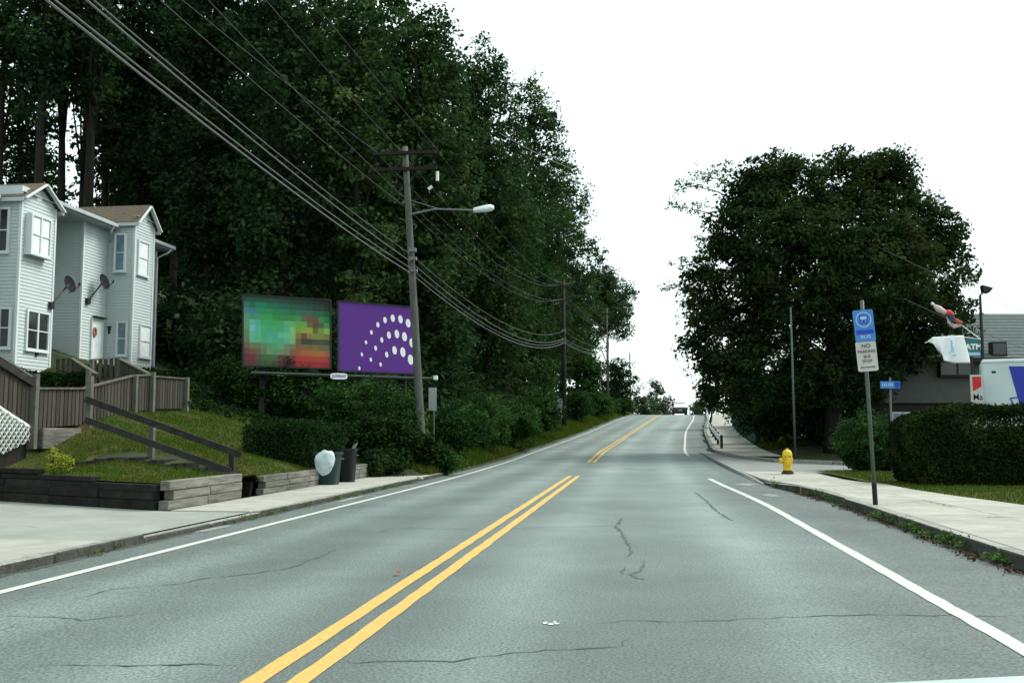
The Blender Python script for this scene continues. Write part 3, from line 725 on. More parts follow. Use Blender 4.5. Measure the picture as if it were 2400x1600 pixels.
# far trees beyond the crest
tree(1540,175,888,26,'distant thin-topped tree left of the far car', 'distant trees beyond the crest', cb=.1, leaf='far', lsize=.45, dens=.7, crad=1.1, lobes_n=8)
tree(1512,170,925,30,'distant low rounded tree at the crest left of the thin-topped one', 'distant trees beyond the crest', cb=.0, leaf='far', lsize=.45, crad=1.2, lobes_n=6)
tree(1562,165,930,22,'distant low tree touching the left side of the far car', 'distant trees beyond the crest', cb=.0, leaf='far', lsize=.45, crad=1.2, lobes_n=6)
tree(1640,170,935,26,'distant low tree right of the far car', 'distant trees beyond the crest', cb=.0, leaf='far', lsize=.45, crad=1.2, lobes_n=6)

# ------------------------------------------------------------------ hedges
def hedge(name, label, outline, z0, top, leaf, dens=1500, lsize=.06, roundness=.12, seed=1, parent=None, endround=0):
    """outline: 4 ground corners; shears-trimmed box with rounded rim"""
    rg = np.random.default_rng(seed); c = [Vector((*p, 0)) for p in outline]
    n_ = len(c); zt = top if hasattr(top, '__len__') else [top]*n_; zb = z0 if hasattr(z0, '__len__') else [z0]*n_
    b = MB(); cen = sum(c, Vector())/n_; ins = .12
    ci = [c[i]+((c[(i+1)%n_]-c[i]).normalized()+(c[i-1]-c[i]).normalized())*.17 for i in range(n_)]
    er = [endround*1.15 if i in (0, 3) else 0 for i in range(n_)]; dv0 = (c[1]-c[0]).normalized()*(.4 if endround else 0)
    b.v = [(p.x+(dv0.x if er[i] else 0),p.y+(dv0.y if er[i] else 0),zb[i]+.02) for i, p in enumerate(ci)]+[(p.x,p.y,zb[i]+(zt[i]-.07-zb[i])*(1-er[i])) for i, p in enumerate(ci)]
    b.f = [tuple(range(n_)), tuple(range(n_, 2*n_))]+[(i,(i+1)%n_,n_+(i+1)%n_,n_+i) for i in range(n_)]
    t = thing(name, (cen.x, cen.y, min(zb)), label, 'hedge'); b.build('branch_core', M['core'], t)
    P = []; N = []
    for i in range(n_):
        a, d = c[i], c[(i+1)%n_]; L_ = (d-a).length; hgt = (zt[i]-zb[i]+zt[(i+1)%n_]-zb[(i+1)%n_])/2; k = int(L_*hgt*dens)
        u = rg.uniform(0,1,k); v = rg.uniform(0,1,k); nr = Vector((d.y-a.y, a.x-d.x, 0)).normalized()
        if nr.dot(a-cen) < 0: nr = -nr
        bot = zb[i]*(1-u)+zb[(i+1)%n_]*u; tp = zt[i]*(1-u)+zt[(i+1)%n_]*u
        z = bot+(tp-bot)*v
        rnd = roundness*(np.clip((v-.75)/.25,0,1)**2 + np.clip((.14-v)/.14,0,1)**2*1.3) ; lump = .05*np.sin(u*L_*4.1+3*v)+.04*np.sin(u*L_*9+z*6)
        jit = rg.normal(-.02,.045,k)-rnd+lump*.7
        X = a.x+(d.x-a.x)*u+nr.x*jit; Y = a.y+(d.y-a.y)*u+nr.y*jit
        P.append(np.stack([X,Y,z],1)); q = rg.normal(size=(k,3))*.7+np.array([nr.x,nr.y,.3]); N.append(q)
    if n_ == 4:
        A = (c[1]-c[0]).length*(c[2]-c[1]).length; k = int(A*dens*1.7); u = rg.uniform(0,1,k); v = rg.uniform(0,1,k)
        def bl(f): return (f[0]*(1-u)+f[1]*u)*(1-v)+(f[3]*(1-u)+f[2]*u)*v
        X = bl([p.x for p in c]); Y = bl([p.y for p in c]); z = bl(zt)
        e = np.minimum(np.minimum(u,1-u)*(c[1]-c[0]).length, np.minimum(v,1-v)*(c[2]-c[1]).length)
        z = z-roundness*np.clip(1-e/.3,0,1)**2+rg.normal(-.01,.045,k)+.035*np.sin(X*3.7)+.03*np.sin(Y*4.3+X)
        P.append(np.stack([X,Y,z],1)); N.append(rg.normal(size=(k,3))*.6+np.array([0,0,1]))
    P = np.concatenate(P)
    if endround:
        dv0 = (c[1]-c[0]).normalized(); tt = np.maximum(0, (P[:,0]-c[0].x)*dv0.x+(P[:,1]-c[0].y)*dv0.y); hh = (P[:,2]-min(zb))/(max(zt)-min(zb))
        P[:,2] = min(zb)+(P[:,2]-min(zb))*(1-endround*np.exp(-tt/.55))
        sh = .34*np.exp(-tt/.3)*np.clip(1-hh*1.8,0,1)**1.3; P[:,0] += dv0.x*sh; P[:,1] += dv0.y*sh
    leaves_obj('foliage', P, lsize, L[leaf], t, (cen.x,cen.y,min(zb)), np.concatenate(N), seed=seed)
    return t
h0 = G(2118,1136,.12)  # front left foot of the tall hedge
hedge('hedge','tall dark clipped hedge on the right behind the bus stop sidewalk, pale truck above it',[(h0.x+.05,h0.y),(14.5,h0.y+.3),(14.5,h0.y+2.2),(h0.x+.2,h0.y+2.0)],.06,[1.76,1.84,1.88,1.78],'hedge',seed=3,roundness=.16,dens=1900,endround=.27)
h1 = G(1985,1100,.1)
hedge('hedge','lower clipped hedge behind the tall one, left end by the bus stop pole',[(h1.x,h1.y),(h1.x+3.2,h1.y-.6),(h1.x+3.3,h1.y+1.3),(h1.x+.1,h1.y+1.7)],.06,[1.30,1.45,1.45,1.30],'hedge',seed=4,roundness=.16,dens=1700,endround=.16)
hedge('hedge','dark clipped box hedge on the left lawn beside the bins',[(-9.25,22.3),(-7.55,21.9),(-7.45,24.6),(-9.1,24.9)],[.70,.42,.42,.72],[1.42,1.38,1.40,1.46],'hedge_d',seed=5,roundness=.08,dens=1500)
p0, p1 = W(84,905,26.5), W(206,905,26.5)
hedge('hedge','low dark hedge in front of the first townhouse bay behind the board fence',[(p0.x,p0.y),(p1.x,p1.y),(p1.x-.3,p1.y+1.0),(p0.x-.3,p0.y+1.0)],1.75,W(150,873,26.5).z,'hedge_d',seed=6,roundness=.1,dens=1200,lsize=.07)

# ------------------------------------------------------------------ timber retaining walls
def timber(parent, p0, p1, z, m, h=.15, w=.16):
    n = max(1, round((Vector(p1)-Vector(p0)).length/1.25)); 
    for i in range(n):
        a = Vector(p0).lerp(Vector(p1), i/n); b_ = Vector(p0).lerp(Vector(p1), (i+1)/n); j = random.uniform(-.012,.012)
        d = (b_-a).normalized(); nr = Vector((-d.y, d.x))*j
        MB().beam((a.x+nr.x, a.y+nr.y, z+h/2), (b_.x+nr.x, b_.y+nr.y, z+h/2), w, h-.008, ext=-.006).build('timber', m, parent, bevel=.008)
w1 = thing('retaining_wall', (-7.1,15.6,.06), 'stacked timber retaining wall wrapping the lawn corner beside the driveway', 'retaining wall')
A = (-7.16,14.28); B = (-7.16,17.08)
for k, z in enumerate((.06,.21,.36)):
    timber(w1, (A[0],A[1]+(.17 if k%2 else 0)), B, z, M['timber_l'])
cl = lambda t: (-7.24+(-11.2+7.24)*t*1.0, 14.30+(16.1-14.30)*t)
timber(w1, cl(.01), cl(2.4), .06, M['timber_d']); timber(w1, cl(.02), cl(2.4), .21, M['timber_d']); timber(w1, cl(.01), cl(2.4), .335, M['timber_d'], h=.12)  # same wall as the pale timbers, its shaded side coloured darker
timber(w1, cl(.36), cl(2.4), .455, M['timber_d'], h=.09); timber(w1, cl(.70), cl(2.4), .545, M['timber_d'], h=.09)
w2 = thing('retaining_wall', (-7.1,22,.06), 'long low timber retaining wall running behind the bins', 'retaining wall')
for k, z in enumerate((.06,.18,.30)): timber(w2, (-7.16,18.12+(.1 if k == 1 else 0)), (-7.16,25.9), z, M['timber_l'], h=.12)
# steps through the gap
st = thing('garden_steps', (-8.5,17.6,.06), 'timber garden steps climbing the lawn through the wall gap', 'steps')
for k in range(8):
    x = -7.5-k*.42; z = hill(x-.2, 17.6)-.17
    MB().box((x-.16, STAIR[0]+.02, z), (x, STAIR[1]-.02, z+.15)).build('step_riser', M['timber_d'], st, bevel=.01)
    MB().box((x-.42, STAIR[0]+.04, z-.1), (x-.165, STAIR[1]-.04, z+.13)).build('step_tread', M['rail_d'], st)
for yy, lab in ((STAIR[0], 0), (STAIR[1], 1)):
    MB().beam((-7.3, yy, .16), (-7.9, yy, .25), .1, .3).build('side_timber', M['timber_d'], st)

# lawn handrail
hr = thing('handrail', (-8.8,17.1,.5), 'dark weathered wooden handrail sloping down beside the garden steps', 'handrail')
q0, q1 = W(200,935,18.6), W(566,1066,18.3); r0, r1 = W(200,983,18.6), W(540,1104,18.3)
for nm, a, b_ in (('top_rail', q0, q1), ('lower_rail', r0, r1)): MB().beam(a, b_, .05, .12).build(nm, M['rail_d'], hr)
for px, r_t, r_b, m in ((212,880,990,'rail'),(357,985,1075,'rail'),(545,1062,1112,'rail_d')):
    a = W(px, r_t, 18.72); b_ = W(px, r_b, 18.72); MB().box((a.x-.05,a.y-.05,b_.z-.1),(a.x+.05,a.y+.05,a.z)).build('post', M[m], hr)

# ------------------------------------------------------------------ board fences and stairs of the walkway
def board_run(parent, p0, p1, t0, t1, b0, b1, w=.108, m='board', cap=True, posts=()):
    p0, p1 = Vector(p0), Vector(p1); n = max(1, int((p1-p0).length/(w+.028))); ang = math.atan2(p1.y-p0.y, p1.x-p0.x)
    for i in range(n):
        t = (i+.5)/n; q = p0.lerp(p1, t); zb = b0+(b1-b0)*t; zt = t0+(t1-t0)*t + random.uniform(-.012,.006)
        piece('board', M[m], parent, (q.x, q.y, zb), (w, .022, zt-zb), ang)
    if cap: MB().beam((p0.x,p0.y,t0+.02),(p1.x,p1.y,t1+.02), .11,.04).build('cap_rail', M['rail'], parent)
    d = (p1-p0).normalized(); nr = Vector((-d.y, d.x))*.05
    MB().beam((p0.x+nr.x,p0.y+nr.y,b0+.12),(p1.x+nr.x,p1.y+nr.y,b1+.12), .05,.09).build('lower_stringer', M['rail_d'], parent)
fe = thing('board_fence', (-12.2,21,1.3), 'grey vertical board fence along the raised walkway above the lawn', 'fence')
XF = -12.2
def fp(px, row): return onX(px, row, XF)
a, b_ = fp(82,912), fp(195,912); board_run(fe, (XF,a.y), (XF,b_.y), a.z, b_.z, fp(82,1003).z, fp(195,995).z)
a, b_ = fp(195,912), fp(312,882); board_run(fe, (XF,a.y), (XF,b_.y), a.z, b_.z, fp(195,990).z, fp(312,962).z)
a, b_ = fp(312,882), fp(352,880); board_run(fe, (XF,a.y), (XF,b_.y), a.z, b_.z, fp(312,962).z, fp(352,961).z)
a, b_ = fp(356,883), fp(433,889); board_run(fe, (XF,a.y), (XF,b_.y), a.z, b_.z, fp(356,958).z, fp(433,957).z)
for px, rt, rb in ((353,872,970),(433,884,965),(312,880,965)):
    a = fp(px, rt); b_ = fp(px, rb); MB().box((XF+.02,a.y-.05,b_.z-.1),(XF+.12,a.y+.05,a.z)).build('fence_post', M['rail'], fe)
a = fp(88,1000); b_ = fp(178,1005); MB().box((XF-.1,a.y,fp(88,1035).z-.15),(XF+.14,b_.y,fp(178,1003).z)).build('footing_timber', M['timber_l'], fe, bevel=.02)
# walkway deck behind the fence
dk = thing('walkway_deck', (-12.9,21,1.3), 'raised timber walkway deck behind the board fence', 'deck')
MB().beam((-12.85,18.6,1.28),(-12.85,22.5,1.72), 1.1,.08).build('deck_floor', M['board'], dk); MB().beam((-12.85,22.5,1.74),(-12.85,25.4,1.84),1.1,.08).build('deck_floor', M['board'], dk)
# left stair with lattice
ls = thing('deck_stairs', (-12.2,17,1.0), 'wooden stair at the left edge with boarded sloping railing and white lattice below', 'stairs')
a, b_ = fp(0,838), fp(76,886); ext = a+(a-b_)*1.2
board_run(ls, (XF,ext.y), (XF,b_.y-.06), ext.z, b_.z, fp(0,940).z+(fp(0,940).z-fp(76,1000).z)*1.2, fp(72,1000).z)
MB().beam((XF+.06,ext.y,ext.z-.12),(XF+.06,b_.y,b_.z-.12),.05,.14).build('hand_rail', M['rail_d'], ls)
a = fp(76,882); b_ = fp(76,1040); MB().box((XF-.03,a.y-.06,b_.z-.1),(XF+.13,a.y+.06,a.z+.05)).build('newel_post', M['rail'], ls)
# lattice: diagonal slats clipped to a quadrilateral in the plane x = const
ya0, ya1 = fp(-60,955).y, fp(70,1000).y
def ztop(y): t = (y-fp(0,955).y)/(fp(70,1000).y-fp(0,955).y); return fp(0,957).z+(fp(70,1002).z-fp(0,957).z)*t
def zbot(y): t = (y-fp(0,1062).y)/(fp(70,1030).y-fp(0,1062).y); return fp(0,1066).z+(fp(70,1032).z-fp(0,1066).z)*t
lat = MB(); sp = .15
for sgn, xo in ((1, .0), (-1, .009)):
    for k in range(-40, 60):
        c = k*sp; pts = []
        # line: z = c + sgn*(y-ya0) ; sample inside part
        ins = [y_ for y_ in np.linspace(ya0, ya1, 90) if zbot(y_) < c+1.0+sgn*(y_-ya0)-1.0+0 + .0 < ztop(y_)]
        if len(ins) < 2: continue
        y_a, y_b = ins[0], ins[-1]; lat.beam((XF+.03+xo,y_a,c+sgn*(y_a-ya0)),(XF+.03+xo,y_b,c+sgn*(y_b-ya0)),.008,.046,up=(1,0,0)) if y_b-y_a > .03 else None
lo = lat.build('lattice', M['lattice'], ls); lo['kind'] = 'stuff'
MB().beam((XF+.03,ya0,ztop(ya0)),(XF+.03,ya1,ztop(ya1)),.03,.05).build('lattice_trim', M['lattice'], ls)
MB().box((XF-1.2,ya0-1.5,.5),(XF-.05,ya1,1.28)).build('lattice_shade_box', M['bark'], ls)  # dark box added behind the lattice so its holes look shaded
# stairs at the doors
def door_stair(label, segs, posts):
    P0 = segs[0][0]; t = thing('entry_stairs', (P0.x, P0.y, gzn(P0.x,P0.y)), label, 'stairs')
    for a, b_, drop in segs:
        board_run(t, (a.x,a.y), (b_.x,b_.y), a.z, b_.z, a.z-drop, b_.z-drop)
        MB().beam((a.x+.5,a.y+.5,a.z-drop+.1),(b_.x+.5,b_.y+.5,b_.z-drop+.1),.9,.06).build('stair_floor', M['board'], t)
    for q, h in posts: MB().box((q.x-.05,q.y-.05,q.z-h),(q.x+.05,q.y+.05,q.z)).build('newel_post', M['rail'], t)
    return t
door_stair('boarded entry landing and stair in front of the white door', [(W(216,844,30),W(280,840,30.5),.85),(W(280,842,30.4),W(350,878,26),.8)], [(W(216,842,29.9),1.1),(W(280,838,30.3),1.1),(W(350,876,25.8),1.1)])
door_stair('short boarded entry stair right of the first bay', [(W(130,842,30),W(168,841,30),.6),(W(168,841,29.9),W(226,878,25),.75)], [(W(168,838,29.8),1.0),(W(208,866,25.0),1.2)])
a = W(210,864,24.9)

# ------------------------------------------------------------------ townhouse
HX, MX = -19.0, -20.1          # bay fronts, main front
hb = thing('townhouse', (MX-4, 33, 3.2), 'pale two-storey townhouse row with gabled bays and lap siding', 'house')
def wall_siding(b, p0, p1, z0, z1, n, gable=None, course=.112):
    """lap siding courses between ground points p0-p1, outward normal n"""
    p0, p1, n = Vector((*p0,0)), Vector((*p1,0)), Vector((*n,0)); z = z0
    while z < z1-.005:
        zt = min(z+course, z1); lo = n*.022; hi = n*.004
        if gable:
            def lim(zz):
                if zz <= gable[0]: return 0
                return min(.5, .5*(zz-gable[0])/(gable[1]-gable[0]))
            t0, t1 = lim(z), lim(zt)
        else: t0 = t1 = 0
        a0, b0 = p0.lerp(p1, t0), p0.lerp(p1, 1-t0); a1, b1 = p0.lerp(p1, t1), p0.lerp(p1, 1-t1)
        A_ = a0+lo+Vector((0,0,z)); B_ = b0+lo+Vector((0,0,z)); C_ = b1+hi+Vector((0,0,zt)); D_ = a1+hi+Vector((0,0,zt))
        b.quad(A_, B_, C_, D_); b.quad(a0+Vector((0,0,z)), b0+Vector((0,0,z)), B_, A_); z = zt
def ZE(px, row, x): return onX(px, row, x).z
zb = 2.9
Y1a, Y1b = onX(46,600,HX).y, onX(126,600,HX).y; Y2a, Y2b = onX(315,600,HX).y, onX(359,600,HX).y
Yc = onX(195,600,MX).y
EXX = -19.65
ze1 = (onX(40,457,HX).z+onX(125,490,HX).z)/2; ze = (onX(125,472,EXX).z+onX(315,541,EXX).z)/2-.17; zpk = onX(83,432,HX).z
ze2 = (onX(302,511,HX).z+onX(366,539,HX).z)/2; zpk2 = onX(335,484,HX).z
print('EAVES', ze1, ze, ze2, zpk, zpk2)
Yend = 38.8; XB = -29
def solid(lo, hi): return MB().box(lo, hi).build('inner_wall', M['siding'], hb)
zl = ze1-.1
solid((XB, Y1b-.2, zb), (MX-1.6, Yend-.03, ze)); solid((XB, Y1a-9, zb), (MX-1.6, Y1b-.22, zl)); solid((MX-1.65, Yc+.03, zb), (MX-.03, Yend-.04, ze)); solid((MX-1.65, Y1a-9, zb), (MX-.03, Y1b-.2, zl)); solid((MX-1.65, Y1b-.19, zb), (MX-.03, Y1b+.2, ze))
solid((MX-.1, Y1a+.03, zb), (HX-.03, Y1b-.03, ze)); solid((MX-.1, Y2a+.03, zb), (HX-.03, Y2b-.03, ze))
def sidepart(name, runs):
    b = MB()
    for r in runs: wall_siding(b, *r[:5], gable=(r[5] if len(r) > 5 else None))
    o = b.build(name, M['siding'], hb); o['kind'] = 'stuff'; return o
sidepart('bay_siding', [((HX,Y1a),(HX,Y1b),zb,zpk-.12,(1,0),(ze1,zpk)), ((MX,Y1a),(HX,Y1a),zb,ze1,(0,-1)), ((HX,Y1b),(MX,Y1b),zb,ze1,(0,1))])
sidepart('bay_siding', [((HX,Y2a),(HX,Y2b),zb,zpk2-.12,(1,0),(ze2,zpk2)), ((MX,Y2a),(HX,Y2a),zb,ze2,(0,-1)), ((HX,Y2b),(MX,Y2b),zb,ze2,(0,1))])
sidepart('front_siding', [((MX,Yc),(MX,Y2a),zb,ze,(1,0)), ((MX-1.6,Yc),(MX,Yc),zb,ze,(0,-1)), ((MX,Y2b),(MX,Yend),zb,ze,(1,0)), ((MX,Y1a-9),(MX,Y1a),zb,zl,(1,0))])
sidepart('end_siding', [((XB,Yend),(MX,Yend),zb,ze,(0,1))])
sidepart('recess_siding', [((MX-1.6,Y1b+.2),(MX-1.6,Yc),zb,ze,(1,0))])
# corner trims
for (x_, y_, zt) in ((HX,Y1a,ze1),(HX,Y1b,ze1),(HX,Y2a,ze2),(HX,Y2b,ze2),(MX,Yc,ze)):
    MB().box((x_-.05,y_-.05,zb),(x_+.035,y_+.035,zt)).build('corner_trim', M['trim'], hb)
# main eave and roof
EX = -19.65; YE0, YE1 = Y1b-.12, 39.35
mr = MB(); pitch = .16
mr.v = [(EX,YE0,ze+.17),(EX,YE1,ze+.17),(-25,YE1,ze+.17+5.35*pitch),(-25,YE0,ze+.17+5.35*pitch),(-30.3,YE1,ze+.17),(-30.3,YE0,ze+.17),
        (EX,YE0,ze+.09),(EX,YE1,ze+.09),(-30.3,YE1,ze+.09),(-30.3,YE0,ze+.09)]
mr.f = [(0,1,2,3),(3,2,4,5),(6,7,1,0),(7,8,4,2,1),(9,6,0,3,5),(8,9,5,4)]
mr.build('roof', M['roof'], hb)
lw = MB(); yA, yB = Y1a-9.5, Y1b-.1
lw.v = [(EX,yA,zl+.10),(EX,yB,zl+.10),(-25,yB,zl+.1+5.35*pitch),(-25,yA,zl+.1+5.35*pitch),(EX,yA,zl+.04),(EX,yB,zl+.04),(-25,yB,zl+.04),(-25,yA,zl+.04)]
lw.f = [(0,1,2,3),(4,5,6,7),(0,1,5,4),(1,2,6,5),(2,3,7,6),(3,0,4,7)]; lw.build('lower_roof', M['roof'], hb)
MB().box((EX,yA,zl+.0),(EX+.11,Y1a-.25,zl+.14)).build('gutter', M['gutter'], hb, bevel=.02)
MB().box((MX-1.62,YE0+.02,ze+.0),(EX-.01,YE1-.02,ze+.085)).build('soffit', M['gutter'], hb)
for (ya, yb) in ((Y1b+.05, Y2a-.2), (Y2b+.25, YE1)):
    g = MB(); g.box((EX+.0,ya,ze+.05),(EX+.11,yb,ze+.20)); g.build('gutter', M['gutter'], hb, bevel=.02)
def gable(yc0, yc1, ze_, zpk_, depth):
    ym = (yc0+yc1)/2; ov = .16; n_ = (zpk_-ze_)/((yc1-yc0)/2)
    for sg, y_ in ((-1, yc0), (1, yc1)):
        b = MB(); yo = y_+sg*ov; zo = ze_-ov*n_
        top = [Vector((HX+.2,ym,zpk_+.10)), Vector((HX+.2,yo,zo+.10)), Vector((depth,yo,zo+.10)), Vector((depth,ym,zpk_+.10))]
        b.prism(top, (0,0,-.045)); b.build('gable_roof', M['roof'], hb)
        MB().beam((HX+.21,ym,zpk_+.04),(HX+.21,yo,zo+.04),.05,.14,up=(1,0,0)).build('rake_board', M['trim'], hb)
        MB().beam((HX+.18,yo,zo+.0),(EX+.05,yo,zo+.0),.10,.12).build('gutter', M['gutter'], hb)
        MB().beam((HX+.1,(ym+yo)/2,(zpk_+zo)/2-.06),(HX-.0,(ym+yo)/2,(zpk_+zo)/2-.06),(yc1-yc0)*.45,.02).build('soffit', M['gutter'], hb)
gable(Y1a, Y1b, ze1, zpk, -22.5); gable(Y2a, Y2b, ze2, zpk2, -22.3)
# windows: frame, sash bars, panes
def window(plane, c, px0, px1, r0_, r1_, glass, mull=1, deep=.05, label=None, sill=True):
    """rectangle given by its four edges on the wall plane"""
    if plane == 'X':
        a = onX(px0, r0_, c); b_ = onX(px1, r1_, c); u0, u1 = a.y, b_.y; nrm = Vector((1,0,0)); U = Vector((0,1,0))
        z1 = onX(px0, r0_, c).z; z0 = onX(px0, r1_, c).z
        org = Vector((c,0,0))
    else:
        u0, u1 = onY(px0, r0_, c).x, onY(px1, r0_, c).x; z1 = onY(px0, r0_, c).z; z0 = onY(px0, r1_, c).z; nrm = Vector((0,-1,0)); U = Vector((1,0,0)); org = Vector((0,c,0))
    if u0 > u1: u0, u1 = u1, u0
    def P_(u, z, d): q = org+U*u+nrm*d; q.z = z; return q
    def bx(b, ua, ub, za, zb_, d0, d1):
        A_, B_ = P_(ua, za, d0), P_(ub, zb_, d1)
        b.box((min(A_.x,B_.x),min(A_.y,B_.y),min(A_.z,B_.z)),(max(A_.x,B_.x),max(A_.y,B_.y),max(A_.z,B_.z)))
    fr = MB(); w = .07; D = deep+.03
    bx(fr,u0-w,u1+w,z1,z1+w,.0,D); bx(fr,u0-w,u1+w,z0-w,z0,.0,D); bx(fr,u0-w,u0,z0,z1,.0,D); bx(fr,u1,u1+w,z0,z1,.0,D)
    for k in range(1, mull+1): um = u0+(u1-u0)*k/(mull+1); bx(fr,um-.035,um+.035,z0,z1,.0,D-.006)
    o = fr.build('window', M['trim'], hb)
    if label: o['label'] = label
    n_ = mull+1
    for k in range(n_):
        ua = u0+(u1-u0)*k/n_+.02; ub = u0+(u1-u0)*(k+1)/n_-.02
        g = MB(); A_, B_, C_, D_ = P_(ua,z0,deep-.01),P_(ub,z0,deep-.01),P_(ub,z1,deep-.01),P_(ua,z1,deep-.01); g.quad(A_,B_,C_,D_); g.build('pane', M[glass], o)
    s2 = MB(); zm = (z0+z1)/2; bx(s2,u0,u1,zm-.018,zm+.018,deep-.008,D-.012); s2.build('sash_bar', M['trim'], o)
    if sill:
        s_ = MB(); bx(s_,u0-w-.02,u1+w+.02,z0-w-.04,z0-w,.0,D+.03); s_.build('sill', M['trim'], o)
    return o
window('X', HX, 62, 100, 505, 590, 'curtain', 1, deep=.22, label='boxed-out upper window with pale curtains')
window('X', HX, 63, 107, 729, 815, 'glass_d', 1, label='dark twin lower window')
window('Y', Y1a-.02, 3, 22, 492, 588, 'glass_d', 0); window('Y', Y1a-.02, 5, 25, 725, 812, 'glass_d', 0)
window('Y', Y2a-.02, 277, 296, 553, 634, 'glass_b', 0, label='upper window with bluish glass', deep=.12); window('Y', Y2a-.02, 279, 297, 757, 830, 'glass_b', 0)
window('X', HX, 324, 343, 565, 640, 'curtain', 0, label='upper window with bright curtain'); window('X', HX, 327, 348, 762, 833, 'curtain', 0)
# door
d0, d1 = onX(215,750,MX), onX(236,750,MX); dz1 = d0.z
dr = MB().box((MX+.02,d0.y,dz1-2.05),(MX+.06,d1.y,dz1)).build('door', M['curtain'], hb); dr['label'] = 'white front door with a small orange wreath'
MB().box((MX+.01,d0.y-.09,dz1),(MX+.08,d1.y+.09,dz1+.1)).build('door_frame', M['trim'], dr)
for yy in (d0.y-.09, d1.y): MB().box((MX+.01,yy,dz1-2.05),(MX+.08,yy+.09,dz1)).build('door_frame', M['trim'], dr)
wr = onX(222,778,MX+.09); MB().tube([(MX+.09, wr.y+.10*math.cos(t), wr.z+.16*math.sin(t)) for t in [i*math.pi/5 for i in range(11)]], .04, 6).build('wreath', M['orange'], dr)
aw = onX(214,747,MX+.1); MB().box((MX+.02,d0.y-.05,dz1+.11),(MX+.22,d1.y+.1,dz1+.15)).build('door_canopy', M['rail_d'], hb)
# downspout
ds = MB(); y_ = onX(253,600,MX).y-.02; ds.tube([(EX+.05,Y2a-.5,ze+.05),(EX-.05,Y2a-.5,ze-.15),(MX+.08,y_,ze-.45),(MX+.08,y_,3.0)], .045, 6); ds.build('downspout', M['gutter'], hb)
ds = MB(); ds.tube([(EX+.05,YE1-.3,ze+.05),(EX-.02,YE1-.4,ze-.12),(MX+.08,Yend-.15,ze-.4),(MX+.08,Yend-.15,3.0)], .045, 6); ds.build('downspout', M['gutter'], hb)
# wall lantern
wl = onX(256,765,MX+.15); MB().lathe((MX+.2,wl.y,wl.z-.35), [(.03,0),(.09,.06),(.11,.3),(.14,.32),(.02,.42)], 8).build('wall_lantern', M['black'], hb)
v_ = onX(86,830,HX+.04); MB().box((HX+.02,v_.y-.06,v_.z-.06),(HX+.07,v_.y+.06,v_.z+.06)).build('wall_vent', M['rail_d'], hb)

# satellite dishes
def dish(center, foot, label):
    t = thing('satellite_dish', foot, label, 'satellite dish', 'satellite dishes on the townhouse')
    c = Vector(center); ax = Vector((.95,-.12,.30)).normalized(); R_ = ax.to_track_quat('Z','Y').to_matrix()
    b = MB(); n = 20
    rings = [(0,-.06),(.12,-.045),(.22,-.01),(.27,.02)]
    for r, h in rings:
        for j in range(n):
            th = 2*math.pi*j/n; b.v.append(tuple(c+R_@Vector((r*math.cos(th), r*1.12*math.sin(th), h))))
    for i in range(3):
        for j in range(n): b.f.append((i*n+j, i*n+(j+1)%n, (i+1)*n+(j+1)%n, (i+1)*n+j))
    b.build('reflector', M['dish'], t, smooth=True)
    MB().tube([foot, Vector(foot).lerp(c,.5)+Vector((0,0,.02)), c-ax*.06], .028, 6).build('mast', M['black'], t)
    lnb = c+ax*.42-Vector((0,0,.18)); MB().tube([c-ax*.02-Vector((0,0,.3)), lnb], .014, 5).build('feed_arm', M['black'], t)
    MB().tube([lnb-ax*.02, lnb+Vector((0,0,.09))], [.045,.03], 8).build('receiver', M['black'], t)
    f = Vector(foot); MB().box((f.x-.06,f.y-.1,f.z-.12),(f.x+.06,f.y+.1,f.z+.1)).build('wall_bracket', M['black'], t)
f1 = onX(120,715,HX+.06); dish(f1+Vector((.15,.75,.80))*1.0, f1, 'dark satellite dish on the right corner of the first bay')
f2 = onX(206,705,MX+.06); dish(f2+Vector((.35,.45,.78)), f2, 'dark satellite dish above the white front door')

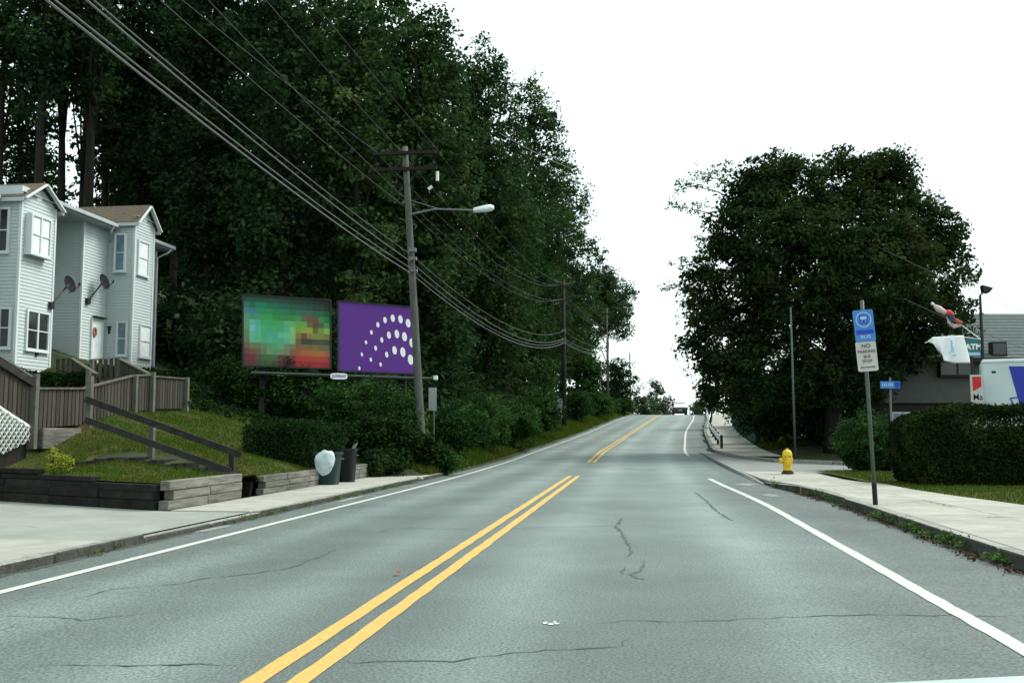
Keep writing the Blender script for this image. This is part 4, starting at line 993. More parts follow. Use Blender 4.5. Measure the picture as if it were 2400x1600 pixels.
# ------------------------------------------------------------------ billboards
ZB0, ZB1 = 31.0, 33.2
def bl(px, row): return W(px, row, ZB0+(ZB1-ZB0)*(px-569)/(985-569))
bdir = (bl(985,1000)-bl(569,1000)); bdir.z = 0; bdir.normalize(); bn = Vector((bdir.y,-bdir.x,0))    # faces the road / camera
if bn.dot(Vector((0,-1,0))) < 0: bn = -bn
_q0, _q1 = bl(569,1000), bl(985,1000)
def bl(px, row):
    r, fw = _ray(px, row); k = Vector((_q0.x, _q0.y, 0)).dot(bn)/Vector((r.x, r.y, 0)).dot(bn); return Vector((0,0,CAMZ))+r*k
def mosaic():
    rows = ["1a4a3a 1a4a3a 1b4b3a 1b4a3a 1b4a3a 1a4638 1a4236 1a4034 193d32 183a30 16362c 153228 142c24 12261e 0e1e18",
    "2a6a58 1c5e48 187050 187050 14644a 14644a 1a5a46 1a5646 1c4c3c 204a40 1e4a3a 164236 143a2c 143a2a 10281e",
    "3e7a78 34707a 2a7c60 20804a 20804a 1c7048 1e7848 1e7048 1a6440 22684a 3e5a48 3c5c46 245c48 1c5a40 124e2e",
    "4a8a70 3a8468 3c8a5c 34904e 34904e 2a823e 2c7e40 2c7c40 2c7c40 3c8450 5a5c40 664a34 5e4a36 3c7844 1e6a3c",
    "56905c 5aa496 48a080 36985a 36985a 3c9656 409460 50a070 5c9e60 5a9840 60963c 64603a 56402c 56523a 3e8648",
    "5c8a5a 6eb0ac 4ea488 40a068 3c9c66 3a9e66 3c9a68 4ea27c 78ae6e 76903a 88923c 88983e 5c602c 6c8a3a 80a844",
    "5a7c50 5ca890 50a884 3e9c68 4a9a88 4a9a80 56ae84 58ae88 76ae70 7a7038 6a4430 7c7638 788034 7c7a38 74703a",
    "5e7450 5ca684 50a47c 46a070 4aa282 48a07c 4a9c80 56a284 74a668 5a5c3a 3e3a34 3a3a38 44463a 4c4436 4a4034",
    "6e5444 66724a 5c7250 5e7c54 528c60 509260 509a70 6a7c60 6a7250 7c5430 7a5a34 6e5c36 76682e 60603e 5e6246",
    "6a3c38 6c4e3a 66563e 5c7048 668c66 5a8460 6a8060 74725a 7c5e4a 90503a a05a34 a05c32 a2602f a46430 96603c",
    "5c3034 6a2c30 504a34 3e5e38 3c6438 46603a 583832 4c2a2a 70282c a03428 a2362a a0382a 9e3c2c a03c2c 9c3a2c",
    "5a2a2c 5c2a28 44402a 3a4a30 3c5434 46482e 542a28 402022 5c2226 902022 942024 901e20 962226 922424 8c2424"]
    return [[tuple(int(c[i:i+2],16)/255 for i in (0,2,4)) for c in r.split()] for r in rows]
def s2l(c): return c/12.92 if c <= .04045 else ((c+.055)/1.055)**2.4
PRINT = .95   # the print reflects about half of what its brightest display colour suggests
def panel_pts(pxs, top, bot, u, v, off=0):
    px = pxs[0]+(pxs[1]-pxs[0])*u; rt = top[0]+(top[1]-top[0])*u; rb = bot[0]+(bot[1]-bot[0])*u
    q = bl(px, rt+(rb-rt)*v); return q+bn*off
def billboard(label, pxs, top, bot):
    base = panel_pts(pxs, top, bot, .5, 1); t = thing('billboard', (base.x, base.y, gzn(base.x, base.y)), label, 'billboard', 'advertising billboards')
    c = [panel_pts(pxs, top, bot, u, v) for u, v in ((0,0),(1,0),(1,1),(0,1))]
    MB().prism(c, -bn*.12).build('backing_panel', M['frame_d'], t)
    for i in range(4):
        a, b_ = c[i], c[(i+1)%4]; d = (b_-a).normalized(); MB().beam(a+bn*.01, b_+bn*.01, .05, .05, up=bn, ext=.02).build('frame_trim', M['frame_d'], t)
    return t
P1 = ((569,775),(691,703),(857,864)); P2 = ((792,980),(705,721),(869,877))
bb1 = billboard('billboard with a green and red colour-block mosaic poster', *P1)
b = MB(); cols = []; ms = mosaic()
for r in range(12):
    for c in range(15):
        u0, u1, v0, v1 = c/15*.98+.01, (c+1)/15*.98+.01, r/12*.98+.01, (r+1)/12*.98+.01
        b.quad(*[panel_pts(*P1, u, v, .012) for u, v in ((u0,v0),(u1,v0),(u1,v1),(u0,v1))]); cols.append(ms[r][c])
org = panel_pts(*P1, .5, 1)
me = bpy.data.meshes.new('poster'); me.from_pydata([tuple(Vector(v)-org) for v in b.v], [], b.f)
ca = me.attributes.new('ink', 'FLOAT_COLOR', 'CORNER'); k = 0; arr_ = []
for c in cols: arr_ += ([s2l(c[0])*PRINT, s2l(c[1])*PRINT, s2l(c[2])*PRINT, 1]*4)
ca.data.foreach_set('color', arr_)
pm = bpy.data.materials.new('mosaic_poster'); pm.use_nodes = True; pa = pm.node_tree.nodes.new('ShaderNodeAttribute'); pa.attribute_name = 'ink'
pm.node_tree.links.new(pa.outputs['Color'], pm.node_tree.nodes['Principled BSDF'].inputs['Base Color']); pm.node_tree.nodes['Principled BSDF'].inputs['Roughness'].default_value = .8
me.materials.append(pm); put(bpy.data.objects.new('poster', me), bb1, org)
bb2 = billboard('purple billboard with white dots, partly behind the leaning utility pole', *P2)
MB().quad(*[panel_pts(*P2, u, v, .012) for u, v in ((0,0),(1,0),(1,1),(0,1))]).build('poster', M['purple'], bb2)
dots = [(1656,373,21,38),(1735,384,23,42),(1813,424,24,44),(1577,392,18,33),(1504,440,16,28),(1438,517,13,24),(1383,619,12,20),(1341,742,11,21),(1315,883,11,20),
 (1617,545,20,37),(1698,534,23,43),(1776,562,25,47),(1852,625,26,47),(1544,594,15,28),(1481,678,14,25),(1432,795,12,22),(1404,921,9,7),(1674,700,23,43),(1759,719,26,50),(1838,796,28,52),
 (1594,744,16,30),(1532,844,12,22),(1893,907,24,38),(1880,490,22,44)]
for x, y_, rx, ry in dots:
    pts = []
    for i in range(20):
        th = 2*math.pi*i/20; X = x+rx*math.cos(th)+ry*.1*math.sin(th); Y = y_+ry*math.sin(th)
        px, row = 540+X/4.3556, 660+Y/4.3556
        q = bl(px, row); pts.append(q+bn*.018)
    MB().quad(*pts).build('printed_dot', M['white'], bb2)
# catwalk rail and posts shared by the two boards
cw = thing('billboard_catwalk', (bl(780,1000).x, bl(780,1000).y, 1.0), 'steel catwalk rail and posts carrying the two billboards', 'catwalk')
a, b_ = bl(586,873)+bn*.35, bl(1014,887)+bn*.35; MB().beam(a, b_, .06, .05).build('catwalk_rail', M['post'], cw)
MB().beam(a-Vector((0,0,.06))-bn*.25, b_-Vector((0,0,.06))-bn*.25, .5, .03).build('catwalk_plank', M['frame_d'], cw)
for px, r in ((1013,886),(972,888)): q = bl(px, r)+bn*.38; MB().box((q.x-.06,q.y-.06,q.z-.07),(q.x+.06,q.y+.06,q.z+.07)).build('floodlight', M['alu'], cw)
for px in (620,720,850,950):
    q = bl(px, 872)-bn*.25; zg = gzn(q.x, q.y); MB().box((q.x-.09,q.y-.09,zg-.2),(q.x+.09,q.y+.09,q.z+1.6)).build('support_post', M['rail_d'], cw)
def textmesh(txt, size, m, name='lettering', ex=.002, bold=0, xs=1):
    cu = bpy.data.curves.new('t', 'FONT'); cu.body = txt; cu.size = size; cu.align_x = 'CENTER'; cu.align_y = 'CENTER'; cu.extrude = ex; cu.offset = bold
    o = bpy.data.objects.new('t', cu); COL.objects.link(o); dg = bpy.context.evaluated_depsgraph_get(); me = bpy.data.meshes.new_from_object(o.evaluated_get(dg))
    bpy.data.objects.remove(o); bpy.data.curves.remove(cu); me.name = name; me.materials.clear(); me.materials.append(m)
    if xs != 1:
        for v in me.vertices: v.co.x *= xs
    return me
def text_on(txt, size, m, parent, pos, normal, name='lettering', bold=0, xs=1, roll=0):
    me = textmesh(txt, size, m, bold=bold, xs=xs); o = bpy.data.objects.new(name, me); put(o, parent, pos)
    n = Vector(normal).normalized(); xax = Vector((0,0,1)).cross(n).normalized(); yax = n.cross(xax)
    Rm = Matrix((xax, yax, n)).transposed(); o.rotation_euler = (Rm @ Matrix.Rotation(roll, 3, 'Z')).to_euler(); return o
bc = bl(788,883)+bn*.42; bg_ = thing('advertising_badge', bc, 'small white badge with purple lettering below and between the billboards', 'badge')
pts = []
for i in range(20):
    th = 2*math.pi*i/20; cx = abs(math.cos(th))**.5*math.copysign(1, math.cos(th)); sy = abs(math.sin(th))**.6*math.copysign(1, math.sin(th))
    pts.append(bc+bdir*cx*.28+Vector((0,0,sy*.10)))
MB().prism(pts, -bn*.03).build('badge_plate', M['white'], bg_)
text_on('OUTFRONT', .115, M['purple'], bg_, bc+bn*.006, bn, bold=.002, xs=.78)

# ------------------------------------------------------------------ poles
def crossarm(parent, c, half, m='rail', ins=((-1,),(1,)), pins=(-.9,-.45,.45,.9), size=.1):
    c = Vector(c); MB().box((c.x-half,c.y-.05,c.z-.05),(c.x+half,c.y+.05,c.z+.05)).build('crossarm', M[m], parent)
    for k in pins: MB().lathe((c.x+half*k, c.y, c.z+.05), [(.02,0),(.02,.06),(.05,.08),(.055,.13),(.03,.17),(.01,.18)], 8).build('insulator', M['rail_d'], parent)
    for sg in (-1, 1): MB().beam((c.x+sg*half*.45, c.y-.04, c.z-.03), (c.x+sg*.10, c.y-.02, c.z-.55), .03, .012).build('arm_brace', M['rail_d'], parent)
b1 = W(992,1090,30); b1z = .25; t1 = W(949,345,30)
up1 = thing('utility_pole', (b1.x, b1.y, b1z), 'weathered grey leaning wooden utility pole with street lamp', 'utility pole', 'utility poles along the left side')
pole1 = [Vector((b1.x,b1.y,b1z-.2)).lerp(t1, i/8) for i in range(9)]
MB().tube(pole1, [.138-.045*i/8 for i in range(9)], 12).build('pole', M['pole'], up1, smooth=True)
def p1at(row): t = (1060-row)/(1060-345); return Vector((b1.x,b1.y,b1z)).lerp(t1, min(1, t*.965+.035))
ca1, ca2 = p1at(362), p1at(400)
crossarm(up1, ca1+Vector((0,-.14,0)), 1.0, 'bark'); crossarm(up1, ca2+Vector((0,-.14,0)), 1.0, 'bark')
for px, r0_, r1_ in ((1025,402,424),(1004,444,449)):
    a, b_ = W(px, r0_, 29.8), W(px+ (0 if px > 1010 else 9), r1_ if px > 1010 else r0_-7, 29.8); MB().tube([a, b_], .05, 8).build('fuse_cutout', M['ceramic'], up1)
la, lb = p1at(506), W(1112,493,30); MB().tube([la, la.lerp(lb,.4)+Vector((0,0,.12)), lb], [.035,.03,.03], 8).build('lamp_arm', M['steel'], up1)
MB().tube([p1at(470), la.lerp(lb,.45)+Vector((0,0,.12))], .012, 5).build('arm_stay', M['steel'], up1)
lc, ld = W(1112,493,30), W(1158,486,30); dd = (ld-lc).normalized()
hl = MB(); hl.tube([lc-dd*.04, lc, lc.lerp(ld,.5), lc.lerp(ld,.85), ld], [.05,.085,.11,.11,.05], 12); hl.build('lamp_head', M['alu'], up1, smooth=True)
for rr, s_ in ((592,.12),(612,.1),(640,.08)):
    q = p1at(rr); MB().box((q.x-.02,q.y-.22,q.z-s_/2),(q.x+.2,q.y-.1,q.z+s_/2)).build('cable_bracket', M['steel'], up1)
def pole2(px, Z, top_row, label, m, r=.17, arms=(), x_off=0):
    q = W(px, 1000, Z); z0 = gzn(q.x, q.y); t = W(px, top_row, Z)
    o = thing('utility_pole', (q.x, q.y, z0), label, 'utility pole', 'utility poles along the left side')
    MB().tube([(q.x,q.y,z0-.2),(q.x,q.y,t.z)], [r, r*.65], 10).build('pole', M[m], o, smooth=True)
    for row, half in arms: c = W(px, row, Z); crossarm(o, (c.x, c.y-.12, c.z), half, 'rail_d')
    return o
up2 = pole2(1322,75,655,'dark middle utility pole on the left verge', 'pole_d', .2, arms=((672,1.25),(700,.9)))
q = W(1312,955,74.7); MB().box((q.x-.18,q.y-.1,q.z-.7),(q.x+.18,q.y+.1,q.z+.7)).build('guard_plate', M['sign_back'], up2)
for rr in (775,795,803): q = W(1322,rr,75); MB().box((q.x-.15,q.y-.35,q.z-.1),(q.x+.15,q.y-.2,q.z+.1)).build('cable_bracket', M['steel'], up2)
up3 = pole2(1424.5,100,722,'pale third utility pole seen against the far trees, white insulators on its arms', 'rail', .11, arms=((735,1.2),(770,1.6)))
for dx in (-5.5, 8): q = W(1425+dx,788,99.5); MB().lathe((q.x,q.y,q.z-.13),[(.08,0),(.16,.08),(.16,.2),(.05,.28)],8).build('transformer_bushing', M['ceramic'], up3)
up4 = pole2(1478,150,826,'thin distant pole standing out against the sky at the crest', 'rail_d', .14, arms=((850,.9),))

# ------------------------------------------------------------------ overhead wires
def wire(pts, r, label, m='cable', sag=.9, group='overhead wires along the street'):
    P = []
    for k, (a, b_) in enumerate(zip(pts, pts[1:])):
        a, b_ = Vector(a), Vector(b_); n = 22; s_ = sag if not hasattr(sag, '__len__') else sag[k]
        for i in range(n if k < len(pts)-2 else n+1):
            t = i/n; q = a.lerp(b_, t); q.z -= 4*s_*t*(1-t); P.append(q)
    mb = MB().tube(P, r, 5); o = mb.build('overhead_wire', M[m], None); tag(o, label, 'wire', group); return o
def back(px_top, row_att, att, dist=40):
    """other end of a span that leaves the frame at (px_top, 0): same offset from the road, behind the camera"""
    return Vector((att.x+.2, att.y-44, att.z))
P2a = lambda px, row: W(px, row, 75); P3a = lambda px, row: W(px, row, 100)
def W4(row, dx=0): q = W(1478, row, 150); q.x += dx; return q
def solve_back(att, px, row):
    """end point 44 m back along the street so that the line crosses the sight line through (px,row)"""
    r, fw = _ray(px, row)
    best = None
    for xo in np.linspace(-3.5, 3.5, 141):
        E = Vector((att.x+xo, att.y-44, 0)); 
        # sight plane: find t where line's ground track meets the ray azimuth
        d = Vector((E.x-att.x, E.y-att.y)); den = d.x*r.y-d.y*r.x
        if abs(den) < 1e-6: continue
        t = (-(att.x)*r.y+att.y*r.x)/den
        if not 0 < t < .95: continue
        q = Vector((att.x+d.x*t, att.y+d.y*t)); k = q.y/r.y; zt = CAMZ+r.z*k
        # straight chord + sag .5 -> needed end height
        zE = (zt+4*.6*t*(1-t)-att.z)/t+att.z
        c = abs(zE-att.z-.15)+.15*abs(xo)
        if best is None or c < best[0]: best = (c, E.x, E.y, zE)
    return Vector(best[1:]) if best else back(px, row, att)
WS = [ # exit px at top, attach on pole1 (px,row), pole2, pole3, radius, label
 (112, (962,640), (1322,803), (1425,828), 0.0152, 'lowest heavy cable crossing the photo from upper left to the leaning pole', 'cable'),
 (132, (962,628), (1320,798), (1425,826), 0.0112, 'heavy cable strapped just above the lowest one', 'cable'),
 (205, (961,612), (1322,793), (1424,820), 0.0128, 'middle communication cable, third from the bottom', 'cable'),
 (222, (960,594), (1322,775), (1424,812), 0.0088, 'upper communication cable, fourth from the bottom', 'cable'),
 (378, (956,490), (1318,700), (1420,772), .007, 'thin wire meeting the leaning pole below its crossarms', 'cable_t'),
 (490, (955,470), (1330,698), (1430,772), .007, 'thin wire meeting the leaning pole just above the lamp arm', 'cable_t'),
 (625, (940,355), (1310,668), (1412,765), .008, 'power line ending at the pole side of the top crossarm', 'cable_t'),
 (733, (1027,352), (1338,664), (1440,765), .008, 'power line on the right insulator of the top crossarm', 'cable_t'),
 (430, (884,358), (1302,670), (1405,766), .007, 'power line on the left insulator of the top crossarm', 'cable_t')]
for px, a1, a2, a3, r, lab, m in WS:
    q1 = W(*a1, 29.75); E = solve_back(q1, px, 3)
    wire([E, q1, P2a(*a2), P3a(*a3), W4(838+(a3[1]-765)*.2)], r, lab, m, sag=(.6,1.15,.45,.5))
wire([W(1170,312,50), W(1365,405,66)], .02, 'short bright wire against the tree edge at upper right of the forest', 'cable', sag=.15, group=None)
# wires crossing to the right-hand building
for (pa, pb, lab) in (((1900,500,46),(2560,800,30),'upper thin service wire passing in front of the round tree'),((2120,700,40),(2560,868,30),'lower service wire crossing the grey roof at right')):
    wire([W(*pa), W(*pb)], .010, lab, 'cable', sag=.15, group=None)
# little sign seen from behind
sp_ = W(1016,1060,31); zg = gzn(sp_.x, sp_.y); sb = thing('street_sign', (sp_.x, sp_.y, zg), 'tall narrow bare-backed sign on a thin post right of the leaning pole', 'sign')
a, b_ = W(1014,908,31), W(1014,962,31); MB().box((a.x-.125,a.y-.01,b_.z),(a.x+.125,a.y+.005,a.z)).build('sign_panel', M['sign_back'], sb)
MB().box((sp_.x-.022,sp_.y+.01,zg-.1),(sp_.x+.022,sp_.y+.04,a.z-.05)).build('post', M['steel'], sb)

# ------------------------------------------------------------------ bins and bag
def bin_(x, y, z, m, label, h=.72, w=.46, lid=False):
    t = thing('trash_bin', (x, y, z), label, 'bin', 'bins by the low timber wall'); b = MB(); n = 16
    prof = [(.80,0),(1.0,h*.9),(1.0,h*.9)]
    def ring(s_, zz, r=.12):
        out = []
        for i in range(n):
            th = 2*math.pi*(i+.5)/n; cx = abs(math.cos(th))**.45*math.copysign(1,math.cos(th)); cy = abs(math.sin(th))**.45*math.copysign(1,math.sin(th)); out.append((x+cx*w/2*s_, y+cy*w/2*s_, z+zz))
        return out
    rs = [ring(.78,0), ring(.97,h), ring(.90,h), ring(.74,.05)]
    for r_ in rs: b.v += r_
    for k in range(3):
        for i in range(n): b.f.append((k*n+i, k*n+(i+1)%n, (k+1)*n+(i+1)%n, (k+1)*n+i))
    b.f.append(tuple(3*n+i for i in range(n))); b.f.append(tuple(range(n))[::-1]); b.build('bin_body', M[m], t)
    rim = MB(); ro, ri = ring(1.06,h-.05), ring(1.06,h+.015); ii = ring(.92,h+.015)
    rim.v = ro+ri+ii
    for k in range(2):
        for i in range(n): rim.f.append((k*n+i, k*n+(i+1)%n, (k+1)*n+(i+1)%n, (k+1)*n+i))
    rim.build('rim', M[m], t)
    for sg in (-1,1): MB().tube([(x+sg*w*.54,y-.07,z+h*.82),(x+sg*w*.60,y-.05,z+h*.80),(x+sg*w*.60,y+.05,z+h*.80),(x+sg*w*.54,y+.07,z+h*.82)],.014,5).build('handle', M[m], t)
    return t
p = G(763,1136,.07); bin_(p.x, p.y+.15, .07, 'bin_g', 'dark green bin with a white plastic bag hanging over its rim', w=.58)
p2 = G(806,1130,.07); bin_(p2.x+.02, p2.y+.2, .07, 'bin_b', 'black bin right of the green one, full to the rim', h=.78, w=.42)
rgb = np.random.default_rng(3)
bagb = bmesh.new(); bmesh.ops.create_icosphere(bagb, subdivisions=4, radius=.5)
c = W(762,1084,20.45)
for v in bagb.verts:
    n_ = noise.noise(v.co*3.2)*.10 + noise.noise(v.co*8)*.04 + .03*math.sin(math.atan2(v.co.y, v.co.x)*9)*max(0, v.co.z*1.5)
    s_ = 1+n_*1.6; wz = v.co.z; taper = .80+.22*max(0, wz*1.2+.3)
    v.co = Vector((v.co.x*.49*s_*taper, v.co.y*.26*s_, wz*.50*s_)); v.co.x += .03*wz
me = bpy.data.meshes.new('plastic_bag'); bagb.to_mesh(me); bagb.free(); me.shade_smooth(); me.materials.append(M['bag'])
bo = bpy.data.objects.new('plastic_bag', me); put(bo, None, c); tag(bo, 'bulging white plastic bag hanging on the front of the green bin', 'bag')
tr = MB(); q = G(806,1130,.07)
tr.prism([Vector((q.x+.08,q.y+.2,.80)),Vector((q.x+.16,q.y+.22,.82)),Vector((q.x+.25,q.y+.24,1.0)),Vector((q.x+.16,q.y+.22,.95))],(0,.05,0))
tr = tr.build('cardboard_scrap', M['patch'], None); tag(tr, 'pale cardboard scrap sticking out of the black bin', 'trash')
for i, (px, row, s_, lab) in enumerate([(906,1092,.14,'white crumpled litter under the bushes right of the bins, furthest right'),(884,1109,.09,'small white litter on the sidewalk edge right of the bins'),(857,1105,.06,'tiny white litter nearest the black bin'),(984,1123,.16,'pale rock at the end of the left sidewalk')]):
    q = G(px, row, .08); bmm = bmesh.new(); bmesh.ops.create_icosphere(bmm, subdivisions=2, radius=s_/2)
    for v in bmm.verts: v.co = Vector((v.co.x*1.1, v.co.y, v.co.z*.6))*(1+.5*noise.noise(v.co*20+Vector((i,0,0))))
    nm = 'rock' if 'rock' in lab else 'litter'
    me = bpy.data.meshes.new(nm); bmm.to_mesh(me); bmm.free(); me.materials.append(M['litter'] if nm == 'litter' else M['conc'])
    o = put(bpy.data.objects.new(nm, me), None, (q.x, q.y, .08+s_*.25)); tag(o, lab, nm)
q = G(931,1348,0); b = MB()
b.quad((q.x-.035,q.y-.02,.012),(q.x,q.y-.04,.03),(q.x+.04,q.y,.02),(q.x+.01,q.y+.04,.045),(q.x-.03,q.y+.03,.02)); o = b.build('fallen_leaf', M['orange'], None); tag(o, 'curled orange leaf on the road left of the yellow lines', 'leaf')
q = G(1292,1462,0); b = MB()
for dx, dy, s_ in ((-.04,.01,.018),(.0,-.02,.02),(.035,.0,.016),(.02,.05,.012)):
    b.quad(*[(q.x+dx+s_*math.cos(t)*random.uniform(.6,1.2), q.y+dy+s_*2*math.sin(t)*random.uniform(.6,1.2), .006) for t in [i*math.pi/4 for i in range(8)]])
b.build('paint_fleck', M['litter'], road)

# ------------------------------------------------------------------ hydrant
hp = G(1846,1108,.08); hx, hy, hz = hp.x, hp.y, .06
hy_ = thing('fire_hydrant', (hx,hy,hz), 'yellow fire hydrant on the right sidewalk corner', 'fire hydrant')
MB().lathe((hx,hy,hz), [(.17,0),(.17,.05),(.135,.06),(.125,.1)], 18).build('base_flange', M['rust'], hy_, smooth=False)
MB().lathe((hx,hy,hz), [(.12,.1),(.115,.42),(.15,.43),(.15,.47),(.12,.48)], 18).build('barrel', M['hyd'], hy_)
MB().lathe((hx,hy,hz), [(.135,.481),(.145,.53),(.125,.62),(.085,.67),(.035,.69),(.035,.72),(.01,.725)], 18).build('bonnet', M['hyd'], hy_)
r_ = Vector((math.cos(YAW), math.sin(YAW), 0)); f_ = Vector((SA,-CA,0))
c0 = Vector((hx,hy,hz+.37))
MB().tube([c0-r_*.10, c0-r_*.16, c0-r_*.165, c0-r_*.22, c0-r_*.23], [.06,.06,.085,.085,.03], 14).build('side_nozzle', M['hyd'], hy_)
MB().tube([c0+r_*.10, c0+r_*.13, c0+r_*.132, c0+r_*.15], [.05,.05,.065,.06], 14).build('side_nozzle', M['hyd'], hy_)
c1 = c0+Vector((0,0,-.02)); MB().tube([c1+f_*.09, c1+f_*.15, c1+f_*.155, c1+f_*.2, c1+f_*.21], [.07,.07,.095,.095,.03], 14).build('front_nozzle', M['hyd'], hy_)
for i in range(6):
    th = i*math.pi/3; MB().lathe((hx+.135*math.cos(th),hy+.135*math.sin(th),hz+.47),[(.014,0),(.014,.03)],6).build('bolt', M['rust'], hy_)

# ------------------------------------------------------------------ bus stop sign
bp = G(2052,1182,.135); bt = W(2021,722,14.9)
bs = thing('bus_stop_sign', (bp.x,bp.y,.135), 'leaning bus stop post with blue bus panel above a white no parking panel', 'bus stop sign')
ax = (bt-bp).normalized()
MB().tube([bp-ax*.1, bt+ax*.12], .029, 10).build('post', M['post'], bs, smooth=True)
MB().tube([bp-ax*.02, bp+ax*.34], .038, 10).build('post_sleeve', M['black'], bs)
sn = Vector((SA*1.0,-CA,0)).normalized(); sn = (sn+Vector((-.05,0,0))).normalized(); sr = Vector((0,0,1)).cross(sn).normalized(); su = (ax-sn*ax.dot(sn)).normalized(); sr = su.cross(sn).normalized()
def plate(parent, center, w, h, m, name='panel', r=.03, th=.004):
    pts = []
    for cx, cy, a0 in ((1,1,0),(-1,1,90),(-1,-1,180),(1,-1,270)):
        for k in range(5):
            t = math.radians(a0+22.5*k); pts.append(center+sr*(cx*(w/2-r)+r*math.cos(t))+su*(cy*(h/2-r)+r*math.sin(t)))
    return MB().prism(pts, -sn*th).build(name, m, parent)
def onplate(c, u, v, lift): return c+sr*u+su*v+sn*lift
bc_ = (W(2023.5,764,14.85)); wc_ = W(2028+2,835,14.85)
bc_ += sn*.04; wc_ += sn*.04
pb = plate(bs, bc_, .305, .49, M['blue'], 'bus_panel'); pw = plate(bs, wc_, .305, .455, M['sign_w'], 'no_parking_panel')
def sblock(parent, c, u0, u1, v0, v1, m, name, lift=.003):
    return MB().quad(onplate(c,u0,v0,lift),onplate(c,u1,v0,lift),onplate(c,u1,v1,lift),onplate(c,u0,v1,lift)).build(name, m, parent)
# ring
rb = MB(); n = 28; RC = (0, .095)
for i in range(n):
    t = 2*math.pi*i/n
    for r__ in (.118, .104): rb.v.append(tuple(onplate(bc_, RC[0]+r__*math.cos(t), RC[1]+r__*math.sin(t), .003)))
for i in range(n): rb.f.append((2*i,2*i+1,2*((i+1)%n)+1,2*((i+1)%n)))
rb.build('ring_mark', M['paleblue'], pb)
sblock(pb, bc_, -.062,.062, .045,.165, M['blue_d'], 'bus_pictogram'); sblock(pb, bc_, -.048,.048,.095,.145, M['paleblue'], 'bus_pictogram_window', .005)
for u in (-.045,.02): sblock(pb, bc_, u,u+.025,.028,.047, M['blue_d'], 'bus_pictogram_wheel', .004)
sblock(pb, bc_, -.04,-.02,.06,.075, M['paleblue'], 'bus_pictogram_lamp', .005); sblock(pb, bc_, .02,.04,.06,.075, M['paleblue'], 'bus_pictogram_lamp', .005)
sblock(pb, bc_, -.13,.13,-.125,-.062, M['blue_d'], 'print_band')
def stext(txt, size, m, parent, c, v, xs=1, bold=.0015):
    me = textmesh(txt, size, m, bold=bold, xs=xs, ex=.0005); o = bpy.data.objects.new('lettering', me); put(o, parent, onplate(c, 0, v, .006))
    o.rotation_euler = Matrix((sr, su, sn)).transposed().to_euler(); return o
stext('BUS', .07, M['paleblue'], pb, bc_, -.17, xs=1.3)
stext('NO', .085, M['red_txt'], pw, wc_, .155); stext('PARKING', .06, M['red_txt'], pw, wc_, .072, xs=1.05)
stext('BUS', .06, M['red_txt'], pw, wc_, -.005); stext('STOP', .06, M['red_txt'], pw, wc_, -.075)
sblock(pw, wc_, -.09,.09,-.175,-.158, M['red_txt'], 'arrow_shaft')
for sg in (-1,1): MB().quad(onplate(wc_,sg*.115,-.166,.004),onplate(wc_,sg*.085,-.145,.004),onplate(wc_,sg*.085,-.188,.004)).build('arrow_head', M['red_txt'], pw)

# light post by the round tree
lp = W(1864,1064,40); lz = rz(lp.y)+.1; lt = W(1853,720,40)
lo_ = thing('light_post', (lp.x,lp.y,lz), 'thin grey metal light post rising into the round tree behind the hydrant', 'light post')
MB().tube([(lp.x,lp.y,lz-.1),(lt.x,lt.y,lt.z)], [.05,.038], 10).build('post', M['post'], lo_, smooth=True)

# guard rail along the far sidewalk
gr = thing('guard_rail', (sx(50)+3.9,50,rz(50)), 'pale steel guard rail between the road and the far sidewalk', 'guard rail')
gys = arr((50,100,20))
for j, (a, b_) in enumerate(zip(gys, gys[1:])):
    for dz, w_ in ((.66,.10),(.52,.10)):
        pass
rb = MB(); prof = [(0,.46),(.04,.50),(.04,.56),(0,.60),(.04,.64),(.04,.72),(0,.76)]
for y_ in gys:
    for dx, dz in prof: rb.v.append((sx(y_)+3.92-dx, y_, rz(y_)+dz+.02))
for i in range(len(gys)-1):
    for j in range(len(prof)-1): k = i*len(prof)+j; rb.f.append((k,k+1,k+1+len(prof),k+len(prof)))
rb.build('rail_beam', M['alu'], gr)
MB().tube([(3.95,49.8,.75+rz(50)),(3.95,49.7,.9+rz(50))],.02,6)
for y_ in gys[::2]: MB().box((sx(y_)+3.94,y_-.08,rz(y_)-.1),(sx(y_)+4.06,y_+.08,rz(y_)+.78)).build('rail_post', M['rail_d'], gr)
# green screen fence
gf = thing('screen_fence', (sx(60)+6.2,62,rz(60)), 'dark teal screen fence behind the far sidewalk', 'fence')
for y_ in (56,60,64,68,72,76,80):
    MB().box((sx(y_)+6.1,y_,rz(y_)),(sx(y_+4)+6.14,y_+3.9,rz(y_)+2.0)).build('screen_panel', M['fence_g'], gf)
    MB().box((sx(y_)+6.05,y_-.05,rz(y_)-.2),(sx(y_)+6.15,y_+.05,rz(y_)+2.15)).build('fence_post', M['post'], gf)

# ------------------------------------------------------------------ right building
ZR = 46
def rb_(px, row, dz=0): return W(px, row, ZR+dz)
A0 = rb_(2030,1000); A1 = rb_(2620,1000); bd = Vector((A1.x-A0.x, A1.y-A0.y, 0)).normalized(); bnn = Vector((bd.y,-bd.x,0))
rbld = thing('store_building', (A0.x+6,A0.y+3,.1), 'low grey shingled building behind the hedges with a broad grey roof', 'building')
z_top = rb_(2200,838).z; z_mid = rb_(2200,944).z
def wbox(name, m, a, b_, z0, z1, d0, d1, parent=None, bevel=0):
    p = [Vector((a.x,a.y,z0))+bnn*d1, Vector((b_.x,b_.y,z0))+bnn*d1, Vector((b_.x,b_.y,z0))+bnn*d0, Vector((a.x,a.y,z0))+bnn*d0]
    return MB().prism(p, (0,0,z1-z0)).build(name, M[m], parent or rbld, bevel=bevel)
wbox('wall', 'bwall', A0, A1, z_mid, z_top, -9, 0); wbox('lower_wall', 'bdark', A0, A1, .0, z_mid, -9, -.25)
